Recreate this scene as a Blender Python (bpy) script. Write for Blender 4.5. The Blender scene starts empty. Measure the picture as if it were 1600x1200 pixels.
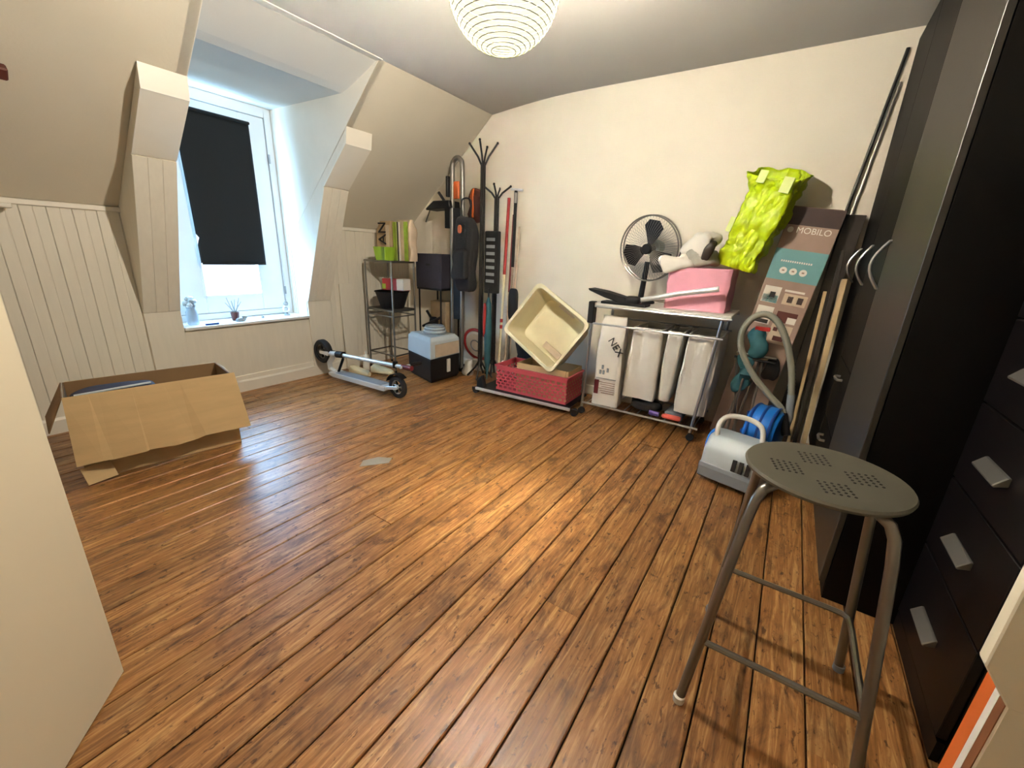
import bpy, bmesh, math, random
from mathutils import Vector, Matrix, noise
random.seed(7)
PI = math.pi
scene = bpy.context.scene
COL = scene.collection

# ------------------------------------------------------------------ camera
cam_d = bpy.data.cameras.new('camera')
cam_d.sensor_fit = 'HORIZONTAL'; cam_d.sensor_width = 36.0; cam_d.lens = 14.44
cam_d.clip_start = 0.02
cam = bpy.data.objects.new('camera', cam_d); COL.objects.link(cam)
cr = Vector((0.55499, -0.83091, 0.03966)); cu = Vector((0.22864, 0.19821, 0.95312)); cf = Vector((0.79982, 0.51991, -0.29998))
cam.matrix_world = Matrix(((cr.x, cu.x, -cf.x, 0), (cr.y, cu.y, -cf.y, 0), (cr.z, cu.z, -cf.z, 1.2), (0, 0, 0, 1)))
scene.camera = cam

# ------------------------------------------------------------------ world, daylight, exposure
w = bpy.data.worlds.new('world'); scene.world = w; w.use_nodes = True
bg = w.node_tree.nodes['Background']; bg.inputs[0].default_value = (0.78, 0.88, 1.0, 1); bg.inputs[1].default_value = 2.0
la = bpy.data.lights.new('window_daylight', 'AREA'); la.shape = 'RECTANGLE'; la.size = 0.43; la.size_y = 1.31
la.energy = 100; la.color = (0.36, 0.66, 1.0)
lo = bpy.data.objects.new('window_daylight', la); COL.objects.link(lo)
lo.location = (1.683, 4.012, 1.437); lo.rotation_euler = (math.radians(-90), 0, 0)
vs = scene.view_settings
vs.view_transform = 'Standard'; vs.look = 'None'; vs.gamma = 1.0; vs.use_curve_mapping = False
vs.exposure = 0.12
LAMP_STRENGTH = 11500      # the bulb inside the paper lantern

# ------------------------------------------------------------------ materials
def srgb(h):
    c = [int(h[i:i+2], 16)/255 for i in (0, 2, 4)]
    return tuple((x/12.92 if x <= .04045 else ((x+.055)/1.055)**2.4) for x in c) + (1,)
MATS = {}
def mat(name, hexc, rough=.6, metal=0., var=.08, scale=6., bump=0., bscale=60., spec=.5, coat=0., stretch=None, trans=0.):
    m = bpy.data.materials.new(name); m.use_nodes = True; nt = m.node_tree; N = nt.nodes; L = nt.links
    p = N['Principled BSDF']
    p.inputs['Roughness'].default_value = rough; p.inputs['Metallic'].default_value = metal
    p.inputs['Specular IOR Level'].default_value = spec; p.inputs['Coat Weight'].default_value = coat
    tc = N.new('ShaderNodeTexCoord'); mp = N.new('ShaderNodeMapping'); L.new(tc.outputs['Object'], mp.inputs[0])
    if stretch: mp.inputs['Scale'].default_value = stretch
    nz = N.new('ShaderNodeTexNoise'); nz.inputs['Scale'].default_value = scale; nz.inputs['Detail'].default_value = 4
    L.new(mp.outputs[0], nz.inputs['Vector'])
    c = srgb(hexc)
    rp = N.new('ShaderNodeValToRGB'); L.new(nz.outputs['Fac'], rp.inputs[0])
    rp.color_ramp.elements[0].position = .3; rp.color_ramp.elements[1].position = .7
    rp.color_ramp.elements[0].color = tuple(max(0, x*(1-var)) for x in c[:3]) + (1,)
    rp.color_ramp.elements[1].color = tuple(min(1, x*(1+var)) for x in c[:3]) + (1,)
    L.new(rp.outputs[0], p.inputs['Base Color'])
    if bump:
        b = N.new('ShaderNodeBump'); b.inputs['Strength'].default_value = bump; b.inputs['Distance'].default_value = .004
        n2 = N.new('ShaderNodeTexNoise'); n2.inputs['Scale'].default_value = bscale; L.new(mp.outputs[0], n2.inputs['Vector'])
        L.new(n2.outputs['Fac'], b.inputs['Height']); L.new(b.outputs[0], p.inputs['Normal'])
    if trans:
        p.inputs['Alpha'].default_value = 1 - trans
    MATS[name] = m
    return m
def wood_floor():
    m = bpy.data.materials.new('floor_wood'); m.use_nodes = True; nt = m.node_tree; N = nt.nodes; L = nt.links
    p = N['Principled BSDF']
    tc = N.new('ShaderNodeTexCoord'); oi = N.new('ShaderNodeObjectInfo')
    off = N.new('ShaderNodeVectorMath'); off.operation = 'SCALE'; off.inputs[0].default_value = (37.1, 11.7, 5.3)
    L.new(oi.outputs['Random'], off.inputs['Scale'])
    add = N.new('ShaderNodeVectorMath'); add.operation = 'ADD'; L.new(tc.outputs['Object'], add.inputs[0]); L.new(off.outputs[0], add.inputs[1])
    def nz(scale, st, det=6, dist=0.):
        mp = N.new('ShaderNodeMapping'); mp.inputs['Scale'].default_value = st; L.new(add.outputs[0], mp.inputs[0])
        n = N.new('ShaderNodeTexNoise'); n.inputs['Scale'].default_value = scale; n.inputs['Detail'].default_value = det
        n.inputs['Distortion'].default_value = dist; n.inputs['Roughness'].default_value = .65
        L.new(mp.outputs[0], n.inputs['Vector']); return n
    def ramp(src, a, b, ca, cb):
        rp = N.new('ShaderNodeValToRGB'); L.new(src, rp.inputs[0]); e = rp.color_ramp.elements
        e[0].position = a; e[1].position = b; e[0].color = ca; e[1].color = cb; return rp
    grain = nz(6, (.8, 11, 11), 5, .9)
    g = ramp(grain.outputs['Fac'], .26, .74, srgb('5e3a17'), srgb('d0a468'))
    e = g.color_ramp.elements.new(.5); e.color = srgb('9b6834')
    blot = nz(5, (1.0, 2.2, 1), 5, .8)
    bl = ramp(blot.outputs['Fac'], .50, .68, (1, 1, 1, 1), (.34, .29, .27, 1))
    mx = N.new('ShaderNodeMix'); mx.data_type = 'RGBA'; mx.blend_type = 'MULTIPLY'; mx.inputs['Factor'].default_value = .95
    L.new(g.outputs[0], mx.inputs['A']); L.new(bl.outputs[0], mx.inputs['B'])
    # worm holes and dents
    spk = nz(26, (1.0, 2.2, 1), 4, .4)
    sp = ramp(spk.outputs['Fac'], .595, .66, (1, 1, 1, 1), (.25, .18, .13, 1))
    m2 = N.new('ShaderNodeMix'); m2.data_type = 'RGBA'; m2.blend_type = 'MULTIPLY'; m2.inputs['Factor'].default_value = .9
    L.new(mx.outputs['Result'], m2.inputs['A']); L.new(sp.outputs[0], m2.inputs['B'])
    hv = N.new('ShaderNodeHueSaturation'); hv.inputs['Saturation'].default_value = .97; L.new(m2.outputs['Result'], hv.inputs['Color'])
    mr = N.new('ShaderNodeMapRange'); mr.inputs['To Min'].default_value = .84; mr.inputs['To Max'].default_value = 1.3
    L.new(oi.outputs['Random'], mr.inputs['Value']); L.new(mr.outputs[0], hv.inputs['Value'])
    L.new(hv.outputs[0], p.inputs['Base Color'])
    rr = N.new('ShaderNodeMapRange'); rr.inputs['To Min'].default_value = .22; rr.inputs['To Max'].default_value = .46
    L.new(blot.outputs['Fac'], rr.inputs['Value']); L.new(rr.outputs[0], p.inputs['Roughness'])
    b = N.new('ShaderNodeBump'); b.inputs['Strength'].default_value = .35; b.inputs['Distance'].default_value = .004
    L.new(grain.outputs['Fac'], b.inputs['Height']); L.new(b.outputs[0], p.inputs['Normal'])
    p.inputs['Specular IOR Level'].default_value = .55
    MATS['floor_wood'] = m
wood_floor()
mat('wall_cream', 'f1e8d6', .75, var=.025, scale=2.5, bump=.12, bscale=90)
mat('ceiling_paint', 'dcd8cf', .8, var=.02, scale=2, bump=.12, bscale=80)
mat('slope_paint', 'e2d9c6', .75, var=.03, scale=2.2, bump=.15, bscale=70)
mat('panel_paint', 'ebe4d4', .45, var=.025, scale=5, bump=.05, stretch=(8, 8, 1))
mat('trim_paint', 'f3ecdd', .4, var=.02)
mat('window_white', 'eef1f2', .35, var=.02)
mat('door_paint', 'efe3c8', .5, var=.02, scale=3)
mat('subfloor_dark', '1a0e06', .8)
mat('blind_black', '0c1013', .85, var=.1, scale=60)
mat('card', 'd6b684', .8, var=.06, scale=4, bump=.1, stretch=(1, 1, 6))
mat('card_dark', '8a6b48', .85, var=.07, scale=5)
mat('navy', '252a42', .8, var=.15, scale=20, bump=.2)
mat('navy_cube', '2f2d3a', .9, var=.12, scale=40, bump=.4, bscale=200)
mat('black_plastic', '101012', .55, var=.12, spec=.3)
mat('black_metal', '1d1b1a', .4, .3, var=.1)
mat('black_cloth', '19191b', .9, var=.25, scale=14, bump=.5, bscale=80)
mat('rubber', '15171b', .75, var=.15)
mat('steel', 'b9bcc0', .28, .9, var=.05)
mat('alu', 'e2e3e2', .35, .35, var=.04)
mat('grey_tube', '8e8b85', .35, .75, var=.06)
mat('dark_tube', '7d7972', .28, .8, var=.06)
mat('white_plastic', 'eeeae0', .4, var=.03)
mat('light_grey_plastic', 'c9d3d8', .35, var=.04)
mat('mid_grey_plastic', '8d949a', .4, var=.05)
mat('hose_grey', '8f8f80', .5, var=.05)
mat('cream_plastic', 'f3e8c2', .4, var=.04, scale=8)
mat('red_plastic', 'e0606a', .4, var=.06)
mat('red_paint', 'b02c28', .4, var=.1)
mat('dark_red', '6d1f22', .5, var=.1)
mat('pink_fabric', 'f6aebe', .85, var=.05, scale=10, bump=.2)
mat('pink_dark', 'b8616f', .85)
mat('white_cloth', 'e9e4d9', .9, var=.05, scale=8, bump=.5, bscale=25)
mat('grey_cloth', 'a9a79c', .85, var=.25, scale=9, bump=.5, bscale=30)
mat('lime', 'cbe612', .38, var=.16, scale=18, bump=1.0, bscale=30)
mat('lime_pale', 'dcea8a', .5, var=.1)
mat('green_pot', 'a4cc3c', .4, var=.06)
mat('stripe_green', '9fb83c', .6, var=.2, scale=15)
mat('sack_brown', 'b99f7c', .7, var=.12, scale=12)
mat('sack_pale', 'd8c3a8', .6, var=.1, scale=12)
mat('ink_black', '14110f', .6)
mat('box_brown', 'aa9080', .55, var=.06)
mat('box_dark', '3c2a26', .55, var=.1)
mat('box_edge', '7d684f', .7)
mat('teal', '76acb0', .55, var=.05)
mat('teal_dark', '2b5f68', .7, var=.15, scale=10)
mat('paper_white', 'efe9de', .6, var=.03)
mat('wood_light', 'd8bb8c', .5, var=.1, scale=5, stretch=(6, 6, 1))
mat('board_dark', '2c241d', .5, var=.15)
mat('blue_plastic', '1d74d0', .3, var=.12, coat=.3)
mat('blue_dark', '123f8c', .35)
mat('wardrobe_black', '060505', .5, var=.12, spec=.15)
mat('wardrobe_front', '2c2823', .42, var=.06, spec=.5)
mat('drawer_brown', '090505', .45, spec=.25, var=.2, scale=4, stretch=(1, 1, 8))
mat('stool_seat', '5d5a4e', .42, .25, var=.06, scale=8)
mat('hole_dark', '1c1a16', .8)
mat('orange', 'd9692a', .5, var=.06)
mat('shadow_brown', '7a4a28', .7)  # painted shade for the flat carton's spine
mat('coral', 'ee6a5a', .4)
mat('purple', '5a4aa0', .4)
mat('terracotta', '5a2a20', .6)
mat('ornament', '9aa0a0', .4, var=.3, scale=60)
mat('glassy', 'bcd0e0', .1, trans=.55)
mat('sheet_clear', 'd8d4cc', .15, trans=.35)
mat('wire', '6a6848', .9)
def make_glass():
    m = bpy.data.materials.new('window_glass'); m.use_nodes = True; N = m.node_tree.nodes; L = m.node_tree.links
    N.remove(N['Principled BSDF']); o = N['Material Output']
    t = N.new('ShaderNodeBsdfTransparent'); t.inputs[0].default_value = (.96, .98, 1, 1)
    g = N.new('ShaderNodeBsdfGlossy'); g.inputs['Roughness'].default_value = .03
    x = N.new('ShaderNodeMixShader'); x.inputs[0].default_value = .05
    L.new(t.outputs[0], x.inputs[1]); L.new(g.outputs[0], x.inputs[2]); L.new(x.outputs[0], o.inputs[0])
    MATS['glass'] = m
make_glass()
def make_paper():
    m = bpy.data.materials.new('lantern_paper'); m.use_nodes = True; N = m.node_tree.nodes; L = m.node_tree.links
    N.remove(N['Principled BSDF']); o = N['Material Output']
    t = N.new('ShaderNodeBsdfTransparent'); t.inputs[0].default_value = (1, 1, 1, 1)
    e = N.new('ShaderNodeEmission'); e.inputs[0].default_value = (1.0, .97, .72, 1); e.inputs[1].default_value = 1.15
    d = N.new('ShaderNodeBsdfTranslucent'); d.inputs[0].default_value = (.9, .88, .7, 1)
    tc = N.new('ShaderNodeTexCoord'); nz = N.new('ShaderNodeTexNoise'); nz.inputs['Scale'].default_value = 30; L.new(tc.outputs['Object'], nz.inputs[0])
    mr = N.new('ShaderNodeMapRange'); mr.inputs['To Min'].default_value = .72; mr.inputs['To Max'].default_value = 1.0
    L.new(nz.outputs['Fac'], mr.inputs['Value']); L.new(mr.outputs[0], e.inputs[1])
    x1 = N.new('ShaderNodeMixShader'); x1.inputs[0].default_value = .0015; L.new(e.outputs[0], x1.inputs[1]); L.new(d.outputs[0], x1.inputs[2])
    x = N.new('ShaderNodeMixShader'); x.inputs[0].default_value = .72; L.new(t.outputs[0], x.inputs[1]); L.new(x1.outputs[0], x.inputs[2])
    L.new(x.outputs[0], o.inputs[0]); MATS['paper'] = m
make_paper()
def make_bulb():
    m = bpy.data.materials.new('bulb_glow'); m.use_nodes = True; N = m.node_tree.nodes; L = m.node_tree.links
    N.remove(N['Principled BSDF']); e = N.new('ShaderNodeEmission'); e.inputs[0].default_value = (1.0, .905, .755, 1); e.inputs[1].default_value = LAMP_STRENGTH
    nz = N.new('ShaderNodeTexNoise'); nz.inputs['Scale'].default_value = 3
    mr = N.new('ShaderNodeMapRange'); mr.inputs['To Min'].default_value = LAMP_STRENGTH*.95; mr.inputs['To Max'].default_value = LAMP_STRENGTH*1.05
    L.new(nz.outputs['Fac'], mr.inputs['Value']); L.new(mr.outputs[0], e.inputs[1])
    L.new(e.outputs[0], N['Material Output'].inputs[0]); MATS['bulb'] = m
make_bulb()

# ------------------------------------------------------------------ mesh helpers
class MB:
    def __init__(s): s.v = []; s.f = []; s.M = None
    def add(s, vs, fs):
        n = len(s.v)
        s.v += [tuple(s.M @ Vector(p)) if s.M else tuple(p) for p in vs]
        s.f += [tuple(i+n for i in f) for f in fs]; return s
    def box(s, a, b):
        (x0, y0, z0), (x1, y1, z1) = a, b
        return s.add([(x0,y0,z0),(x1,y0,z0),(x1,y1,z0),(x0,y1,z0),(x0,y0,z1),(x1,y0,z1),(x1,y1,z1),(x0,y1,z1)],
                     [(3,2,1,0),(4,5,6,7),(0,1,5,4),(1,2,6,5),(2,3,7,6),(3,0,4,7)])
    def cbox(s, c, d):
        return s.box([c[i]-d[i]/2 for i in range(3)], [c[i]+d[i]/2 for i in range(3)])
    def prism(s, poly, axis, a0, a1):
        def P(p, a): return (a, p[0], p[1]) if axis == 'x' else ((p[0], a, p[1]) if axis == 'y' else (p[0], p[1], a))
        n = len(poly); vs = [P(p, a0) for p in poly] + [P(p, a1) for p in poly]
        fs = [tuple(range(n-1, -1, -1)), tuple(range(n, 2*n))] + [(i, (i+1) % n, n+(i+1) % n, n+i) for i in range(n)]
        return s.add(vs, fs)
    def tube(s, pts, r, n=8, closed=False, caps=True):
        P = [Vector(p) for p in pts]; m = len(P); R = r if isinstance(r, (list, tuple)) else [r]*m
        vs = []; up = None
        for i in range(m):
            t = (P[(i+1) % m]-P[i-1]) if closed else (P[min(i+1, m-1)]-P[max(i-1, 0)])
            t.normalize()
            if up is None:
                up = Vector((0, 0, 1)) if abs(t.z) < .9 else Vector((1, 0, 0))
            up = (up - t*up.dot(t)).normalized(); sd = t.cross(up)
            for k in range(n):
                a = 2*PI*k/n; vs.append(P[i] + (up*math.cos(a)+sd*math.sin(a))*R[i])
        fs = []
        for i in range(m if closed else m-1):
            j = (i+1) % m
            for k in range(n): fs.append((i*n+k, i*n+(k+1) % n, j*n+(k+1) % n, j*n+k))
        if caps and not closed: fs += [tuple(range(n-1, -1, -1)), tuple((m-1)*n+k for k in range(n))]
        return s.add(vs, fs)
    def lathe(s, prof, n=24, c=(0, 0, 0), axis='z', cap=True):
        vs = []
        for (r, h) in prof:
            for k in range(n):
                a = 2*PI*k/n; x, y = r*math.cos(a), r*math.sin(a)
                p = (x, y, h) if axis == 'z' else ((h, x, y) if axis == 'x' else (y, h, x))
                vs.append((p[0]+c[0], p[1]+c[1], p[2]+c[2]))
        fs = [(i*n+k, i*n+(k+1) % n, (i+1)*n+(k+1) % n, (i+1)*n+k) for i in range(len(prof)-1) for k in range(n)]
        if cap: fs += [tuple(range(n-1, -1, -1)), tuple((len(prof)-1)*n+k for k in range(n))]
        return s.add(vs, fs)
    def loft(s, rings, cap0=True, cap1=True):
        n = len(rings[0]); vs = [p for r in rings for p in r]
        fs = [(i*n+k, i*n+(k+1) % n, (i+1)*n+(k+1) % n, (i+1)*n+k) for i in range(len(rings)-1) for k in range(n)]
        if cap0: fs.append(tuple(range(n-1, -1, -1)))
        if cap1: fs.append(tuple((len(rings)-1)*n+k for k in range(n)))
        return s.add(vs, fs)
    def blob(s, c, d, e1=.6, e2=.6, nz=.0, nsc=6., nu=22, nv=14, seed=0.):
        def sp(x, e): return math.copysign(abs(x)**e, x)
        vs = []
        for i in range(nv+1):
            ph = -PI/2+PI*i/nv
            for k in range(nu):
                th = 2*PI*k/nu
                p = Vector((sp(math.cos(ph), e1)*sp(math.cos(th), e2), sp(math.cos(ph), e1)*sp(math.sin(th), e2), sp(math.sin(ph), e1)))
                q = Vector((c[0]+p.x*d[0]/2, c[1]+p.y*d[1]/2, c[2]+p.z*d[2]/2))
                if nz: q += p*nz*noise.noise(q*nsc+Vector((seed, seed, seed)))
                vs.append(q)
        fs = [(i*nu+k, i*nu+(k+1) % nu, (i+1)*nu+(k+1) % nu, (i+1)*nu+k) for i in range(nv) for k in range(nu)]
        return s.add(vs, fs)
    def quad(s, a, b, c, d): return s.add([a, b, c, d], [(0, 1, 2, 3)])
    def build(s, name, m, parent=None, smooth=False, bevel=0., seg=1, solid=0.):
        me = bpy.data.meshes.new(name); me.from_pydata(s.v, [], s.f)
        bm = bmesh.new(); bm.from_mesh(me)
        bmesh.ops.remove_doubles(bm, verts=bm.verts, dist=1e-6)
        bmesh.ops.recalc_face_normals(bm, faces=bm.faces)
        if bevel:
            ed = [e for e in bm.edges if len(e.link_faces) == 2 and e.calc_face_angle(0) > .5]
            bmesh.ops.bevel(bm, geom=ed, offset=bevel, segments=seg, affect='EDGES', profile=.6, clamp_overlap=True)
        bm.to_mesh(me); bm.free()
        if smooth:
            for p in me.polygons: p.use_smooth = True
            me.set_sharp_from_angle(angle=math.radians(42))
        me.materials.append(MATS[m])
        o = bpy.data.objects.new(name, me); COL.objects.link(o)
        if parent: o.parent = parent
        if solid:
            md = o.modifiers.new('thickness', 'SOLIDIFY'); md.thickness = solid; md.offset = 0
        return o
def rrect(w, d, r=.02, n=4, cx=0, cy=0):
    out = []
    for (sx, sy, a0) in ((1, 1, 0), (-1, 1, PI/2), (-1, -1, PI), (1, -1, 1.5*PI)):
        for k in range(n+1):
            a = a0+PI/2*k/n; out.append((cx+sx*(w/2-r)+r*math.cos(a), cy+sy*(d/2-r)+r*math.sin(a)))
    return out
def rsm(ring, n=64):
    P = [Vector(p) for p in ring]; P.append(P[0]); L = [0.]
    for a, b in zip(P[:-1], P[1:]): L.append(L[-1]+(b-a).length)
    out = []; j = 0
    for k in range(n):
        d = L[-1]*k/n
        while L[j+1] < d: j += 1
        q = P[j].lerp(P[j+1], (d-L[j])/max(1e-9, L[j+1]-L[j])); out.append(tuple(q))
    return out
def arc(c, r, a0, a1, n, ax=('x', 'z')):
    out = []
    for k in range(n+1):
        a = a0+(a1-a0)*k/n; d = {'x': 0, 'y': 0, 'z': 0}; d[ax[0]] = r*math.cos(a); d[ax[1]] = r*math.sin(a)
        out.append((c[0]+d['x'], c[1]+d['y'], c[2]+d['z']))
    return out
def smooth_path(pts, n=6):
    P = [Vector(p) for p in pts]; out = []
    for i in range(len(P)-1):
        p0, p1, p2, p3 = P[max(i-1, 0)], P[i], P[i+1], P[min(i+2, len(P)-1)]
        for k in range(n):
            t = k/n
            out.append(.5*((2*p1)+(p2-p0)*t+(2*p0-5*p1+4*p2-p3)*t*t+(3*p1-p0-3*p2+p3)*t**3))
    out.append(P[-1]); return out
def tag(o, label, cat, group=None):
    o['label'] = label; o['category'] = cat
    if group: o['group'] = group
    return o
def thing(name, label, cat, loc=(0, 0, 0), rz=0., group=None, rot=None):
    o = bpy.data.objects.new(name, None); o.empty_display_size = .05; COL.objects.link(o)
    o.location = loc; o.rotation_euler = rot if rot else (0, 0, rz)
    return tag(o, label, cat, group)
def struct(o): o['kind'] = 'structure'; return o
def sempty(name): 
    o = bpy.data.objects.new(name, None); o.empty_display_size = .05; COL.objects.link(o); o['kind'] = 'structure'; return o
def text_obj(name, body, size, m, parent, M, extrude=.0006):
    cu_ = bpy.data.curves.new(name, 'FONT'); cu_.body = body; cu_.size = size; cu_.extrude = extrude; cu_.align_x = 'CENTER'; cu_.align_y = 'CENTER'
    t = bpy.data.objects.new(name+'_tmp', cu_); COL.objects.link(t)
    dg = bpy.context.evaluated_depsgraph_get(); me = bpy.data.meshes.new_from_object(t.evaluated_get(dg))
    bpy.data.objects.remove(t); me.name = name; me.transform(M); me.materials.clear(); me.materials.append(MATS[m])
    o = bpy.data.objects.new(name, me); COL.objects.link(o); o.parent = parent; return o
def copy_tree(o, parent=None):
    c = o.copy(); COL.objects.link(c); c.parent = parent
    for ch in list(o.children): copy_tree(ch, c)
    return c
T = Matrix.Translation
def RX(a): return Matrix.Rotation(math.radians(a), 4, 'X')
def RY(a): return Matrix.Rotation(math.radians(a), 4, 'Y')
def RZ(a): return Matrix.Rotation(math.radians(a), 4, 'Z')

# ================================================================== SETTING
XB, XL, YR, YW = 3.42, -0.50, -0.95, 3.71     # back wall, wall behind, right wall, window wall
ZC = 2.455
DX0, DX1, YP = 1.185, 2.165, 3.96             # dormer opening and window plane
ZS = .585                                     # sill height
# ---- floor: every board is a piece
floor = struct(MB().box((XL-.1, YR-.1, -.10), (XB+.1, YW+.35, -.02)).build('floor', 'subfloor_dark'))
lens = {}
def board_mesh(L, wd):
    key = (round(L, 2), round(wd, 3))
    if key not in lens:
        b = MB(); g = .0024; c = .0032; t = .022
        prof = [(g, -t), (wd-g, -t), (wd-g, -c), (wd-g-c, 0), (g+c, 0), (g, -c)]
        b.prism(prof, 'x', .0003, L-.0003)
        o = b.build('floor_board', 'floor_wood'); lens[key] = o.data; bpy.data.objects.remove(o)
    return lens[key]
y = .114-.13*9
while y < YW:
    wd = random.choice([.128, .131, .134])
    wd = min(wd, YW+.02-y)
    cuts = [XL]
    x = XL+random.uniform(.9, 3.2)
    if random.random() < .55 and x < XB-.5: cuts.append(x)
    cuts.append(XB)
    for a, b_ in zip(cuts[:-1], cuts[1:]):
        if wd > .02:
            o = bpy.data.objects.new('floor_board', board_mesh(round((b_-a), 2), wd)); COL.objects.link(o)
            o.parent = floor; o.location = (a, y, random.uniform(-.0008, .0008))
    y += wd
# ---- walls
struct(MB().prism([(YR-.1, -.1), (YW+.1, -.1), (YW+.1, 1.40), (2.5, 2.6), (YR-.1, 2.6)], 'x', XB, XB+.1).build('wall_back', 'wall_cream'))
struct(MB().box((XL-.1, YR-.1, -.1), (XL, YW+.1, 2.6)).build('wall_left', 'wall_cream'))
struct(MB().box((XL-.1, YR-.1, -.1), (XB+.1, YR, 2.6)).build('wall_right', 'wall_cream'))
# ceiling dips softly towards the roof slope
cy_ = [YR-.1, 1.5, 1.75, 1.95, 2.15, 2.35, 2.56]; cz_ = [ZC, ZC, ZC-.002, ZC-.009, ZC-.022, ZC-.039, ZC-.060]
cp = [(a, b) for a, b in zip(cy_, cz_)] + [(2.56, 2.62), (YR-.1, 2.62)]
struct(MB().prism(cp, 'x', XL-.1, XB+.1).build('ceiling', 'ceiling_paint', smooth=True))
YT, ZT = 2.555, 2.396                          # where the slope meets the ceiling
ZK = 1.395
def slope_piece(name, x0, x1):
    n = Vector((0, ZT-ZK, YW-YT)).normalized()*.08
    return struct(MB().prism([(YT, ZT), (YW, ZK), (YW+n.y, ZK+n.z), (YT+n.y, ZT+n.z+.06)], 'x', x0, x1).build(name, 'slope_paint'))
slope_piece('ceiling_slope_left', XL-.1, DX0-.004)
slope_piece('ceiling_slope_right', DX1+.004, XB+.05)
# knee wall, panelled with tongue and groove boards
wall = sempty('wall_window')
MB().box((XL-.1, YW+.012, -.1), (DX0-.004, YW+.10, ZK+.02)).build('plaster', 'panel_paint', wall)
MB().box((DX1+.004, YW+.012, -.1), (XB+.1, YW+.10, ZK+.02)).build('plaster', 'panel_paint', wall)
MB().box((DX0, YW+.002, -.1), (DX1, YP+.14, ZS-.022)).build('apron', 'panel_paint', wall)
PW = .1085
def knee_board(wd, h, z0):
    b = MB(); g = .0008; c = .003; t = .012
    b.prism([(g, 0), (g, -t+c), (g+c, -t), (wd/2-.004, -t), (wd/2, -t+.0025), (wd/2+.004, -t), (wd-g-c, -t), (wd-g, -t+c), (wd-g, 0)], 'z', z0, h)
    o = b.build('panel_board', 'panel_paint'); d = o.data; bpy.data.objects.remove(o); return d
kb = knee_board(PW, ZK-.03, .06)
def lay(x0, x1, phase):
    x = phase
    while x > x0: x -= PW
    while x < x1-.01:
        if x >= x0-.06 and x+PW <= x1+.08:
            o = bpy.data.objects.new('panel_board', kb); COL.objects.link(o); o.parent = wall; o.location = (x, YW+.012, 0)
        x += PW
lay(XL, DX0-.1, .75); lay(DX1+.15, XB, 2.3)
# rails above the panels and skirting below
struct(MB().box((XL, YW-.014, ZK-.035), (.975, YW+.012, ZK-.004)).build('trim_1', 'trim_paint', bevel=.004))
struct(MB().box((2.39, YW-.014, ZK-.035), (XB, YW+.012, ZK-.004)).build('trim_2', 'trim_paint', bevel=.004))
b = MB().prism([(YW+.004, 0), (YW-.016, 0), (YW-.016, .085), (YW-.008, .10), (YW+.004, .10)], 'x', XL, XB)
struct(b.build('baseboard_window', 'trim_paint'))
b = MB().prism([(YW+.004, .10), (YW-.006, .10), (YW-.006, .135), (YW+.004, .14)], 'x', DX0, DX1)
struct(b.build('trim_3', 'trim_paint'))
struct(MB().box((XB-.014, 1.25, 0), (XB, YW-.016, .09)).build('baseboard_back', 'trim_paint', bevel=.004))
# dormer cheeks and dormer ceiling
ck = [(YW+.02, ZS-.06), (YP+.14, ZS-.06), (YP+.14, 2.285), (2.95, 2.262), (YT, ZT), (YW, ZK)]
ckr = [(YW, ZS-.06), (YP+.14, ZS-.06), (YP+.14, 2.36), (2.95, 2.36), (YT, ZT+.03), (YT, ZT), (YW, ZK)]
struct(MB().prism(ckr, 'x', DX0-.05, DX0).build('wall_dormer_left', 'trim_paint'))
struct(MB().prism(ckr, 'x', DX1, DX1+.05).build('wall_dormer_right', 'trim_paint'))
struct(MB().prism([(YP+.14, 2.285), (2.98, 2.262), (2.90, 2.278), (YT, ZT), (YT, ZT+.05), (2.9, 2.4), (YP+.14, 2.38)], 'x', DX0-.05, DX1+.05).build('ceiling_dormer', 'ceiling_paint'))
struct(MB().prism([(YT-.012, ZT-.004), (YT+.03, ZT-.010), (YT+.03, ZT+.0), (YT-.012, ZT+.012)], 'x', DX0-.03, DX1+.02).build('trim_4', 'trim_paint'))
# pilasters that carry the dormer opening: plate, slanted boarded face, bevel, cap
def pilaster(name, x0, x1):
    t = sempty(name)
    MB().prism([(3.697, 0), (3.697, .712), (YW+.012, .712), (YW+.012, 0)], 'x', x0, x1).build('lower_plate', 'panel_paint', t, bevel=.002)
    A, B = Vector((3.690, .718)), Vector((3.285, 1.662))
    MB().prism([(3.71, .716), (A.x+.012, A.y), (B.x+.012, B.y), (2.985, 1.945), (2.965, 2.030), (YW, ZK), (YW, .716)], 'x', x0+.001, x1-.001).build('carcass', 'panel_paint', t)
    n = 3; wd = (x1-x0)/n; d = (B-A).normalized(); nn = Vector((d.y, -d.x))
    if nn.x > 0: nn = -nn
    for k in range(n):
        xa, xb = x0+k*wd, x0+(k+1)*wd; g = .0004; c = .002
        bb = MB(); th = .012
        o = A+Vector((.012, 0)); o2 = B+Vector((.012, 0))
        pr = [(xa+g, 0), (xa+g, th-c), (xa+g+c, th), (xb-g-c, th), (xb-g, th-c), (xb-g, 0)]
        r0 = [(p[0], o.x+nn.x*p[1], o.y+nn.y*p[1]) for p in pr]; r1 = [(p[0], o2.x+nn.x*p[1], o2.y+nn.y*p[1]) for p in pr]
        bb.loft([r0, r1]).build('panel_board', 'panel_paint', t)
    MB().prism([(3.297, 1.664), (3.283, 1.666), (2.972, 1.938), (2.987, 1.948)], 'x', x0, x1).build('bevel_board', 'trim_paint', t)
    MB().prism([(2.985, 1.936), (2.967, 1.936), (2.947, 2.050), (2.968, 2.035)], 'x', x0, x1).build('cap_board', 'trim_paint', t)
pilaster('trim_5', .970, DX0); pilaster('trim_6', DX1, 2.393)
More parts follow.
